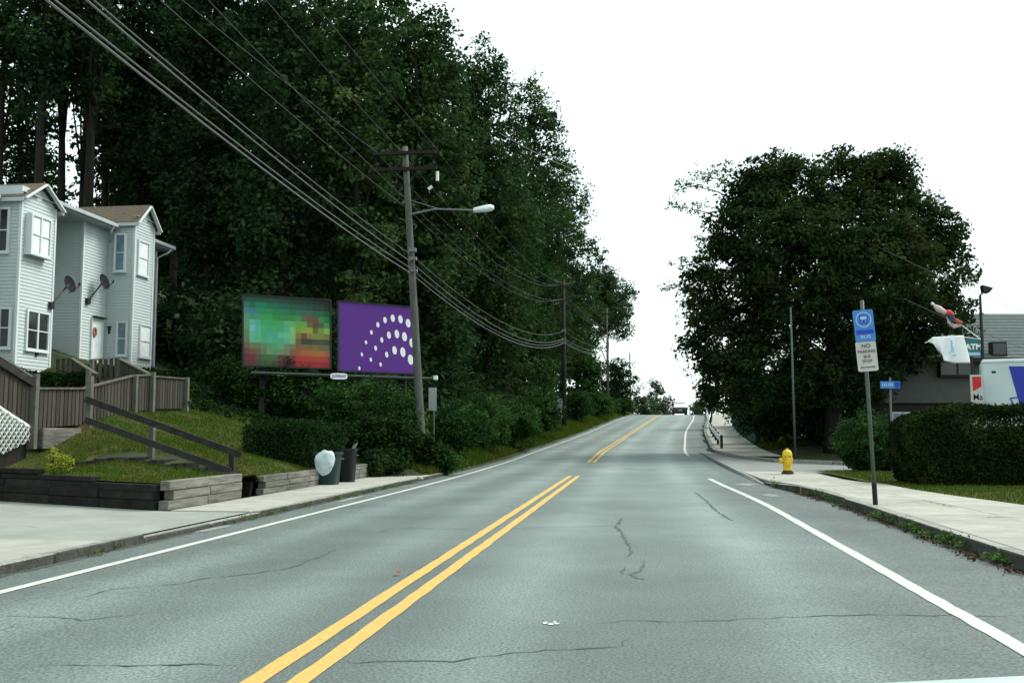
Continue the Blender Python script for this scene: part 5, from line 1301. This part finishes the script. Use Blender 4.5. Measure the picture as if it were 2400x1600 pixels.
# shingle courses
b = MB(); zc = z_mid+.02
while zc < z_top-.1:
    b.prism([Vector((A0.x,A0.y,zc))+bnn*.005, Vector((A1.x,A1.y,zc))+bnn*.005, Vector((A1.x,A1.y,zc))+bnn*.012, Vector((A0.x,A0.y,zc))+bnn*.012], (0,0,.014)); zc += .16
o = b.build('shingle_courses', M['bwall'], rbld); o['kind'] = 'stuff'
ridge = rb_(2350,735,5).z
rf = MB(); e0, e1 = Vector((A0.x,A0.y,z_top-.05))+bnn*.5-bd*.4, Vector((A1.x,A1.y,z_top-.05))+bnn*.5
R0 = W(2262,735,ZR+5); R1 = W(2700,735,ZR+5); R0.z = R1.z = ridge
rf.quad(e0, e1, R1, R0); bk0 = e0-bnn*10; bk1 = e1-bnn*10; rf.quad(R0, R1, bk1, bk0); rf.quad(e0, R0, bk0); rf.quad(e0, bk0, bk1, e1)
rf.build('roof', M['broof'], rbld)
for k in range(1, 14):
    t = k/14; a, b_ = e0.lerp(R0, t), e1.lerp(R1, t); MB().beam(a+Vector((0,-.02,.02)), b_+Vector((0,-.02,.02)), .03, .012).build('roof_course', M['broof'], rbld)
MB().beam(e0+Vector((0,0,-.08)), e1+Vector((0,0,-.08)), .06, .2).build('fascia', M['bdark'], rbld)
def rwin(px0, px1, r0_, r1_, glass, nm='window', bay=0.05, mull=1):
    a, b_ = rb_(px0, r0_), rb_(px1, r0_); z1 = a.z; z0 = rb_(px0, r1_).z
    fr = wbox(nm, 'bdark' if bay > .1 else 'trim', Vector((a.x,a.y,0)), Vector((b_.x,b_.y,0)), z0, z1, -.1, bay)
    n_ = mull+1
    for k in range(n_):
        t0, t1 = (k+.06)/n_, (k+.94)/n_; p, q = a.lerp(b_, t0), a.lerp(b_, t1)
        h = z1-z0; wbox('pane', glass, Vector((p.x,p.y,0)), Vector((q.x,q.y,0)), z0+h*.12, z1-h*.12, bay-.02, bay+.006, parent=fr)
rwin(2195,2275,840,884,'glass_d',bay=.35); rwin(2090,2134,965,994,'glass_b',mull=0); rwin(2146,2192,963,992,'glass_d',mull=0); rwin(2318,2352,802,835,'glass_d',mull=0,bay=.3)

# street name sign
sp2 = W(2087,960,27.5); ssn = thing('street_name_sign', (sp2.x,sp2.y,.1), 'small blue street name sign on a thin post behind the lower hedge', 'sign')
tp = W(2086,884,27.5); MB().tube([(sp2.x,sp2.y,.0),(tp.x,tp.y,tp.z)], .03, 8).build('post', M['steel'], ssn)
a, b_ = W(2063,893,27.4), W(2110,910,27.4); v3 = [Vector((a.x,a.y,b_.z)), Vector((b_.x,b_.y,b_.z)), Vector((b_.x,b_.y,a.z)), Vector((a.x,a.y,a.z))]
MB().prism(v3, (0,.02,0)).build('name_plate', M['blue'], ssn)
def lerp_plate(u, v): return v3[0].lerp(v3[1], u)+Vector((0,-.004,(a.z-b_.z)*v))
MB().quad(lerp_plate(.72,.1),lerp_plate(.96,.1),lerp_plate(.96,.9),lerp_plate(.72,.9)).build('print_block', M['blue_d'], ssn)
for u in (.10,.19,.28,.40,.49,.58): MB().quad(lerp_plate(u,.3),lerp_plate(u+.05,.3),lerp_plate(u+.05,.75),lerp_plate(u,.75)).build('print_stroke', M['paleblue'], ssn)

# floodlight pole with two flag staffs
ZP = 38; fpz = W(2299,1000,ZP); fl_ = thing('floodlight_pole', (fpz.x,fpz.y,.1), 'slim black pole with floodlight and two flag staffs beside the grey roof', 'light pole')
tp = W(2297,692,ZP); MB().tube([(fpz.x,fpz.y,0),(tp.x,tp.y,W(2297,835,ZP).z),(tp.x,tp.y,tp.z)], [.075,.07,.05], 8).build('pole', M['black'], fl_)
q = W(2310,682,ZP); MB().tube([tp, q], .03, 6).build('bracket', M['black'], fl_)
hd = [W(2303,667,ZP),W(2329,674,ZP),W(2319,686,ZP),W(2306,684,ZP)]; MB().prism(hd, (0,.35,0)).build('floodlight', M['black'], fl_, bevel=.01)
s1a, s1b = W(2298,795,ZP-.1), W(2168,803,ZP-.1); s1m = W(2230,786,ZP-.1)
MB().tube([s1a, s1m, s1b], .02, 6).build('flag_staff', M['alu'], fl_)
s2a, s2b = W(2298,795,ZP-.15), W(2183,710,ZP-.15); MB().tube([s2a, s2b], .02, 6).build('flag_staff', M['alu'], fl_)
MB().tube([s2b, s2b.lerp(s2a,.04)], .06, 8).build('staff_finial', M['alu'], fl_)
# white flag
def cloth(top, bot, nx, ny, zfun, name, m):
    b = MB()
    for j in range(ny+1):
        for i in range(nx+1):
            u, v = i/nx, j/ny; k = u*(len(top)-1); a = min(int(k), len(top)-2); t = k-a
            p = Vector(top[a]).lerp(Vector(top[a+1]), t); q = Vector(bot[a]).lerp(Vector(bot[a+1]), t); r = p.lerp(q, v); r.y += zfun(u, v); b.v.append(tuple(r))
    for j in range(ny):
        for i in range(nx): k = j*(nx+1)+i; b.f.append((k,k+1,k+nx+2,k+nx+1))
    me_o = b.build(name, m, None, smooth=True); md = me_o.modifiers.new('thick','SOLIDIFY'); md.thickness = .006; return me_o
ZF = ZP-.2
top = [W(2174,800,ZF),W(2185,790,ZF),W(2210,788,ZF),W(2235,787,ZF),W(2259,785,ZF)]
bot = [W(2188,804,ZF),W(2204,826,ZF),W(2212,845,ZF),W(2235,850,ZF),W(2272,851,ZF)]
o = cloth(top, bot, 24, 14, lambda u, v: .10*math.sin(u*11)*v+.05*math.sin(u*21+v*4), 'flag', M['flag_w']); tag(o, 'white flag with a faint grey emblem flying from the black pole', 'flag')
fc = W(2232,818,ZF-.25)
em = MB()
for (u, v, w, h) in ((-.02,.22,.10,.26),(.0,-.02,.14,.22),(.03,-.24,.26,.05),(-.1,-.14,.05,.1)): em.quad(fc+Vector((u-w/2,0,v-h/2)),fc+Vector((u+w/2,0,v-h/2)),fc+Vector((u+w/2*.7,0,v+h/2)),fc+Vector((u-w/2*.7,0,v+h/2)))
eo = em.build('emblem', M['paleblue'], o)
# furled striped flag
P = [s2b.lerp(s2a, t) for t in (.06,.16,.26)]; fo = thing('flag', P[1], 'furled red, navy and cream flag drooping from the upper staff', 'flag')
z2 = ZP-.3
MB().tube([W(2190,716,z2),W(2200,724,z2),W(2216,734,z2)], [.06,.13,.10], 10).build('furled_cloth', M['flag_c'], fo, smooth=True)
MB().tube([W(2215,731,z2),W(2224,733,z2),W(2236,738,z2)], [.08,.13,.05], 10).build('red_stripe', M['flag_r'], fo, smooth=True)
MB().tube([W(2224,734,z2+.05),W(2230,745,z2+.05),W(2233,757,z2+.05)], [.09,.13,.08], 10).build('navy_canton', M['flag_n'], fo, smooth=True)
MB().tube([W(2220,740,z2+.1),W(2226,756,z2+.1),W(2236,765,z2+.1),W(2252,760,z2+.1),W(2254,752,z2+.1)], [.04,.09,.09,.09,.05], 10).build('draped_cloth', M['flag_c'], fo, smooth=True)
MB().tube([W(2238,748,z2),W(2248,755,z2),W(2255,757,z2)], [.06,.09,.04], 8).build('red_fold', M['flag_r'], fo, smooth=True)

# ATM sign on its post
ZA = 41; at_ = W(2284,1000,ZA); ats = thing('cash_machine_sign', (at_.x,at_.y,.1), 'teal ATM sign on a post behind the white flag', 'sign')
a, b_ = W(2262,793,ZA), W(2296,836,ZA); MB().box((a.x,a.y-.06,b_.z),(b_.x,a.y+.06,a.z)).build('sign_box', M['teal'], ats)
MB().box((a.x+.02,a.y-.066,b_.z+.05),(b_.x-.02,a.y-.06,b_.z+.18)).build('pale_band', M['paleblue'], ats)
text_on('ATM', .32, M['white'], ats, Vector(((a.x+b_.x)/2+.02,a.y-.07,(a.z+b_.z)/2+.02)), (0,-1,0), bold=.012)
MB().box((at_.x-.04,at_.y-.04,0),(at_.x+.04,at_.y+.04,b_.z)).build('post', M['black'], ats)

# box truck beyond the hedge
T0 = W(2306,1000,31); tk = thing('box_truck', (T0.x+3,T0.y+1.2,.1), 'white box truck with a slanted blue stripe parked behind the tall hedge', 'truck')
zt = W(2310,842,31).z; ta = YAW-math.radians(24); td = Vector((math.cos(ta),math.sin(ta),0)); tn = Vector((math.sin(ta),-math.cos(ta),0))
def tbox(name, m, u0, u1, v0, v1, z0, z1, bevel=0, parent=tk):
    p = [Vector((T0.x,T0.y,z0))+td*u+tn*v for u, v in ((u0,v0),(u1,v0),(u1,v1),(u0,v1))]; return MB().prism(p, (0,0,z1-z0)).build(name, M[m], parent, bevel=bevel)
tbox('cargo_box', 'truck', 0, 5.2, -2.3, 0, .95, zt, .06); tbox('cab', 'truck', 5.35, 7.2, -2.1, -.15, .55, 2.6, .15); tbox('chassis', 'black', .2, 7.0, -1.9, -.4, .5, .9)
tbox('roof_rail', 'alu', 0.02, 5.18, -.01, .03, zt-.10, zt-.03)
for u in (1.2,6.3):
    for v in (-.25,-2.05):
        c = Vector((T0.x,T0.y,.5))+td*u+tn*v; wh = MB().tube([c, c+tn*.25], .42, 18).build('wheel', M['rubber'], tk); MB().tube([c+tn*.2,c+tn*.27], .2, 12).build('wheel_rim', M['alu'], wh)
tbox('windscreen', 'glass_d', 7.19, 7.22, -1.9, -.35, 1.6, 2.4)
def tp_(px, row): r, fw = _ray(px, row); 
def tplane(px, row, off=.012):
    r, fw = _ray(px, row); o0 = Vector((T0.x,T0.y,0)); k = ((o0+tn*off)-Vector((0,0,CAMZ))).dot(tn)/r.dot(tn); return Vector((0,0,CAMZ))+r*k
MB().quad(tplane(2364,858),tplane(2470,858),tplane(2520,1000),tplane(2405,1000)).build('blue_stripe', M['truck_b'], tk)
MB().quad(tplane(2324,869),tplane(2334,869),tplane(2334,874),tplane(2324,874)).build('marker_lamp', M['black'], tk)
for q4 in (((2366,932),(2385,929),(2385,932),(2366,935)),((2366,932),(2369,932),(2380,952),(2376,952)),((2384,930),(2387,930),(2398,950),(2394,950))):
    MB().quad(*[tplane(x,y_,.014) for x,y_ in q4]).build('blue_outline', M['truck_b'], tk)
# red and white sign at the truck's left
S0 = W(2274,878,30.6); S1 = W(2306,960,30.6); sg_ = thing('price_sign', (S0.x+.2,S0.y,.1), 'white sign with a red top shape and black lettering left of the truck', 'sign')
MB().box((S0.x,S0.y,.6),(S1.x,S0.y+.05,S0.z)).build('sign_board', M['sign_w'], sg_)
wS = S1.x-S0.x; MB().quad((S0.x+.05,S0.y-.004,S0.z-.06),(S1.x-.06,S0.y-.004,S0.z-.06),(S1.x-.06,S0.y-.004,S0.z-.36),(S0.x+.06,S0.y-.004,S0.z-.52)).build('red_shape', M['red'], sg_)
text_on('Ma', .27, M['black'], sg_, Vector((S0.x+.20,S0.y-.006,S0.z-.70)), (0,-1,0), bold=.001, xs=.9)
for x_ in (S0.x+.03, S1.x-.03): MB().box((x_-.03,S0.y+.05,0),(x_+.03,S0.y+.1,S0.z-.1)).build('sign_leg', M['post'], sg_)

# ------------------------------------------------------------------ car on the crest
cy = 123.; cx = sx(cy)+.35; cz = road_z(cx, cy)
car = thing('car', (cx,cy,cz), 'dark car with bright rear window driving over the crest', 'car')
def sect(name, m, prof, w0, w1, bevel=.05):      # side profile (y,z) lofted across x
    b = MB(); n = len(prof)
    for sgx, ww in ((-1,w0),(1,w0)):
        for (yy, zz, kx) in prof: b.v.append((cx+sgx*ww*kx, cy+yy, cz+zz))
    b.f = [tuple(range(n)), tuple(range(n,2*n))[::-1]]+[(i,(i+1)%n,n+(i+1)%n,n+i) for i in range(n)]
    return b.build(name, m, car, bevel=bevel)
sect('body', M['carpaint'], [(0,.2,.95),(-.05,.75,1),(.1,.92,.98),(4.2,.85,.95),(4.4,.6,.95),(4.3,.2,.95),(.1,.16,.95)], .9, .9)
sect('cabin', M['carglass'], [(.2,.93,.9),(.75,1.42,.68),(2.2,1.45,.68),(3.1,.93,.88)], .9, .9, .03)
sect('roof', M['carpaint'], [(.72,1.43,.70),(.8,1.50,.66),(2.1,1.52,.66),(2.25,1.46,.70)], .9, .9, 0)
for u in (-1,1):
    MB().box((cx+u*.80-.1,cy-.08,cz+.62),(cx+u*.80+.1,cy+.02,cz+.82)).build('tail_light', M['tail'], car)
    for yy in (.8,3.5): MB().tube([(cx+u*.68,cy+yy,cz+.32),(cx+u*.9,cy+yy,cz+.32)], .32, 14).build('wheel', M['rubber'], car)
MB().box((cx-.26,cy-.085,cz+.5),(cx+.26,cy-.05,cz+.62)).build('licence_plate', M['sign_w'], car)
MB().box((cx-.88,cy-.12,cz+.32),(cx+.88,cy+.05,cz+.5)).build('bumper', M['carpaint'], car, bevel=.02)

# ------------------------------------------------------------------ bonnet edge of the car the picture is taken from
hd_ = thing('car_hood', (.6,1.4,.0), 'pale car hood edge peeking in at the bottom right', 'car hood')
b = MB(); nx, ny = 16, 8
e0, e1 = W(1790,1598,1.9), W(2480,1563,1.9); dv_ = (e1-e0)
for j in range(ny+1):
    for i in range(nx+1):
        u, v = i/nx, j/ny; p = e0+dv_*(u*1.25-.12); q = p+Vector((SA,-CA,0))*(v*.95); q.z = p.z-.02*math.sin(u*math.pi)*0 - .10*(1-v)**6*0 - .06*v*v + (-.012 if j == 0 else 0); b.v.append(tuple(q))
for j in range(ny):
    for i in range(nx): k = j*(nx+1)+i; b.f.append((k,k+1,k+nx+2,k+nx+1))
b.build('hood_panel', M['hood'], hd_, smooth=True)

# ------------------------------------------------------------------ grass, weeds
def blades(name, label, cat, sampler, n, h, m, seed, w=.012):
    rg = np.random.default_rng(seed); P = sampler(rg, n); n = len(P); az = rg.uniform(0,6.283,n); hh = h*rg.uniform(.5,1.4,n); ln = rg.normal(0,.35,(n,2))*hh[:,None]
    V = np.zeros((n,3,3)); dx = np.cos(az)*w/2; dy = np.sin(az)*w/2
    V[:,0] = P+np.stack([dx,dy,np.zeros(n)-.01],1); V[:,1] = P-np.stack([dx,dy,np.zeros(n)+.01],1); V[:,2] = P+np.stack([ln[:,0],ln[:,1],hh],1)
    o3 = P[0].copy(); V -= o3
    me = bpy.data.meshes.new(name); me.vertices.add(3*n); me.vertices.foreach_set('co', V.reshape(-1).astype(np.float32)); me.loops.add(3*n); me.loops.foreach_set('vertex_index', np.arange(3*n, dtype=np.int32))
    me.polygons.add(n); me.polygons.foreach_set('loop_start', np.arange(0,3*n,3,dtype=np.int32))
    a = me.attributes.new('tone','FLOAT','FACE'); a.data.foreach_set('value', rg.uniform(.6,1.4,n).astype(np.float32))
    me.update(calc_edges=True); me.validate(); me.materials.append(m); o = bpy.data.objects.new(name, me); put(o, None, Vector(o3.tolist())); tag(o, label, cat, kind='stuff'); return o
def s_lawn(rg, n):
    x = rg.uniform(-18.9,-7.2,n*2); y = rg.uniform(14.3,31,n*2); out = []
    for a, b_ in zip(x, y):
        if b_ < ywall(a)+.16: continue
        if a > -10.6 and STAIR[0]-.02 < b_ < STAIR[1]+.02 and rg.uniform() < .6: continue
        if -13.5 < a < -12.2 and b_ > 17: continue
        if noise.noise(Vector((a*.8,b_*.8,9))) < -.3 and rg.uniform() < .6: continue
        out.append((a, b_, lawn_z(a, b_) if a > -15.9 and b_ < 29.9 else gzn(a, b_)));
        if len(out) >= n: break
    return np.array(out)
blades('grass', 'short patchy lawn grass on the slope above the timber walls', 'grass', s_lawn, 130000, .055, L['grass'], 1, w=.016)
def s_verge(rg, n):
    out = []
    while len(out) < n:
        y_ = 27+rg.uniform(0,1)**1.3*95; xl = -rg.uniform(5.72,8.6); x = sx(y_)+xl; out.append((x, y_, gzn(x, y_)))
    return np.array(out)
blades('verge_grass', 'long grass on the verge left of the road', 'grass', s_verge, 60000, .20, L['grass'], 2, w=.035)
def s_strip(rg, n):
    x = rg.uniform(5.3,14,n); y = rg.uniform(12,29.5,n); k = [(a, b_, max(gzn(a, b_), .112)) for a, b_ in zip(x, y) if a > xback(b_)+.05*math.sin(b_*9) and not (a > 5.9 and h0.y-.2 < b_ < h0.y+2.2)]
    return np.array(k)
blades('strip_grass', 'dry grass strip between the right sidewalk and the hedges', 'grass', s_strip, 42000, .06, L['grass'], 3, w=.02)
def s_base(rg, n):    # far right verge
    y = rg.uniform(50,118,n); x = np.array([sx(a) for a in y])+rg.uniform(5.9,9,n); return np.array([(a, b_, gzn(a, b_)) for a, b_ in zip(x, y)])
blades('far_verge_grass', 'shaded grass beside the far right sidewalk', 'grass', s_base, 14000, .2, L['grass'], 4, w=.05)
def s_cover(rg, n):
    out = []
    while len(out) < n:
        if rg.uniform() < .6: x, y = rg.uniform(-19,-7.6), rg.uniform(25.9,46)
        else: x, y = rg.uniform(-34,-12), rg.uniform(38,60)
        if x < -18.3 and y < 39.5: continue
        if x < -12.5 and y < 30 and x > -18.9 and rg.uniform() < .5: continue
        out.append((x, y, gzn(x, y)+rg.uniform(0,.16)))
    return np.array(out)
_rg = np.random.default_rng(77); gcp = s_cover(_rg, 70000)
gco = leaves_obj('ground_cover', gcp, .13, L['hedge_d'], None, tuple(gcp[0]), None, kind='stuff', seed=77); tag(gco, 'dark leafy ground cover on the slope under the left trees', 'ground cover')
# lawn patch under the right hedge strip
lr = MB(); lr.quad((5.2,-6,.112),(16,-6,.112),(16,30,.112),(5.2,30,.112)); lro = lr.build('right_lawn', M['lawn']); tag(lro, kind='structure')
# weeds in the kerb joints
def weed_run(label, spots, leaf, seed):
    rg = np.random.default_rng(seed); P = []; 
    for (x, y_, z, r, n, hh) in spots:
        q = rg.normal(size=(n,3))*np.array([r*.45,r*1.1,hh*.5]); q[:,2] = np.abs(q[:,2]); P.append(q+np.array([x,y_,z]))
    P = np.concatenate(P); o = leaves_obj('weeds', P, .045, L[leaf], None, tuple(P[0]), None, kind='stuff', seed=seed); tag(o, label, 'weeds'); return o
rgk = np.random.default_rng(11); sp3 = []
for k in range(34):
    y_ = rgk.uniform(9.5,24.3) if k > 8 else rgk.uniform(11,15); sp3.append((xrk(y_)-.02+rgk.uniform(-.05,.1), y_, .03, rgk.uniform(.06,.16), int(rgk.uniform(25,90)), rgk.uniform(.04,.12)))
weed_run('green weeds growing along the right kerb', sp3, 'weed', 12)
sp4 = []
for k in range(40): y_ = rgk.uniform(6.5,26); sp4.append((XL-.0+rgk.uniform(-.05,.12), y_, .01, rgk.uniform(.05,.11), int(rgk.uniform(12,40)), rgk.uniform(.02,.06)))
weed_run('small weeds along the left kerb', sp4, 'weed', 13)
deb = []
for k in range(50): y_ = rgk.uniform(7,21); deb.append((xrk(y_)-.09+rgk.uniform(-.08,.04), y_, .004, rgk.uniform(.08,.16), int(rgk.uniform(8,30)), .012))
o = weed_run('brown dead leaves gathered in the right gutter', deb, 'maple', 14); o.name = 'leaf_litter'; o['category'] = 'dead leaves'; o.data.materials.clear(); o.data.materials.append(M['stain'])
for i, (px, row, lab) in enumerate(((126,1090,'yellow-green weed clump on the lawn, left one'),(160,1100,'yellow-green weed clump on the lawn, smaller right one'))):
    q = W(px, row, 16.9); s_ = .50-.15*i; shrub(px, row, 16.9, s_*.55, s_, lab, leaf='golden', lsize=.035, crad=.08, group=None, name='weed_clump', cat='weed', dens=.12, z0=lawn_z(q.x,q.y))
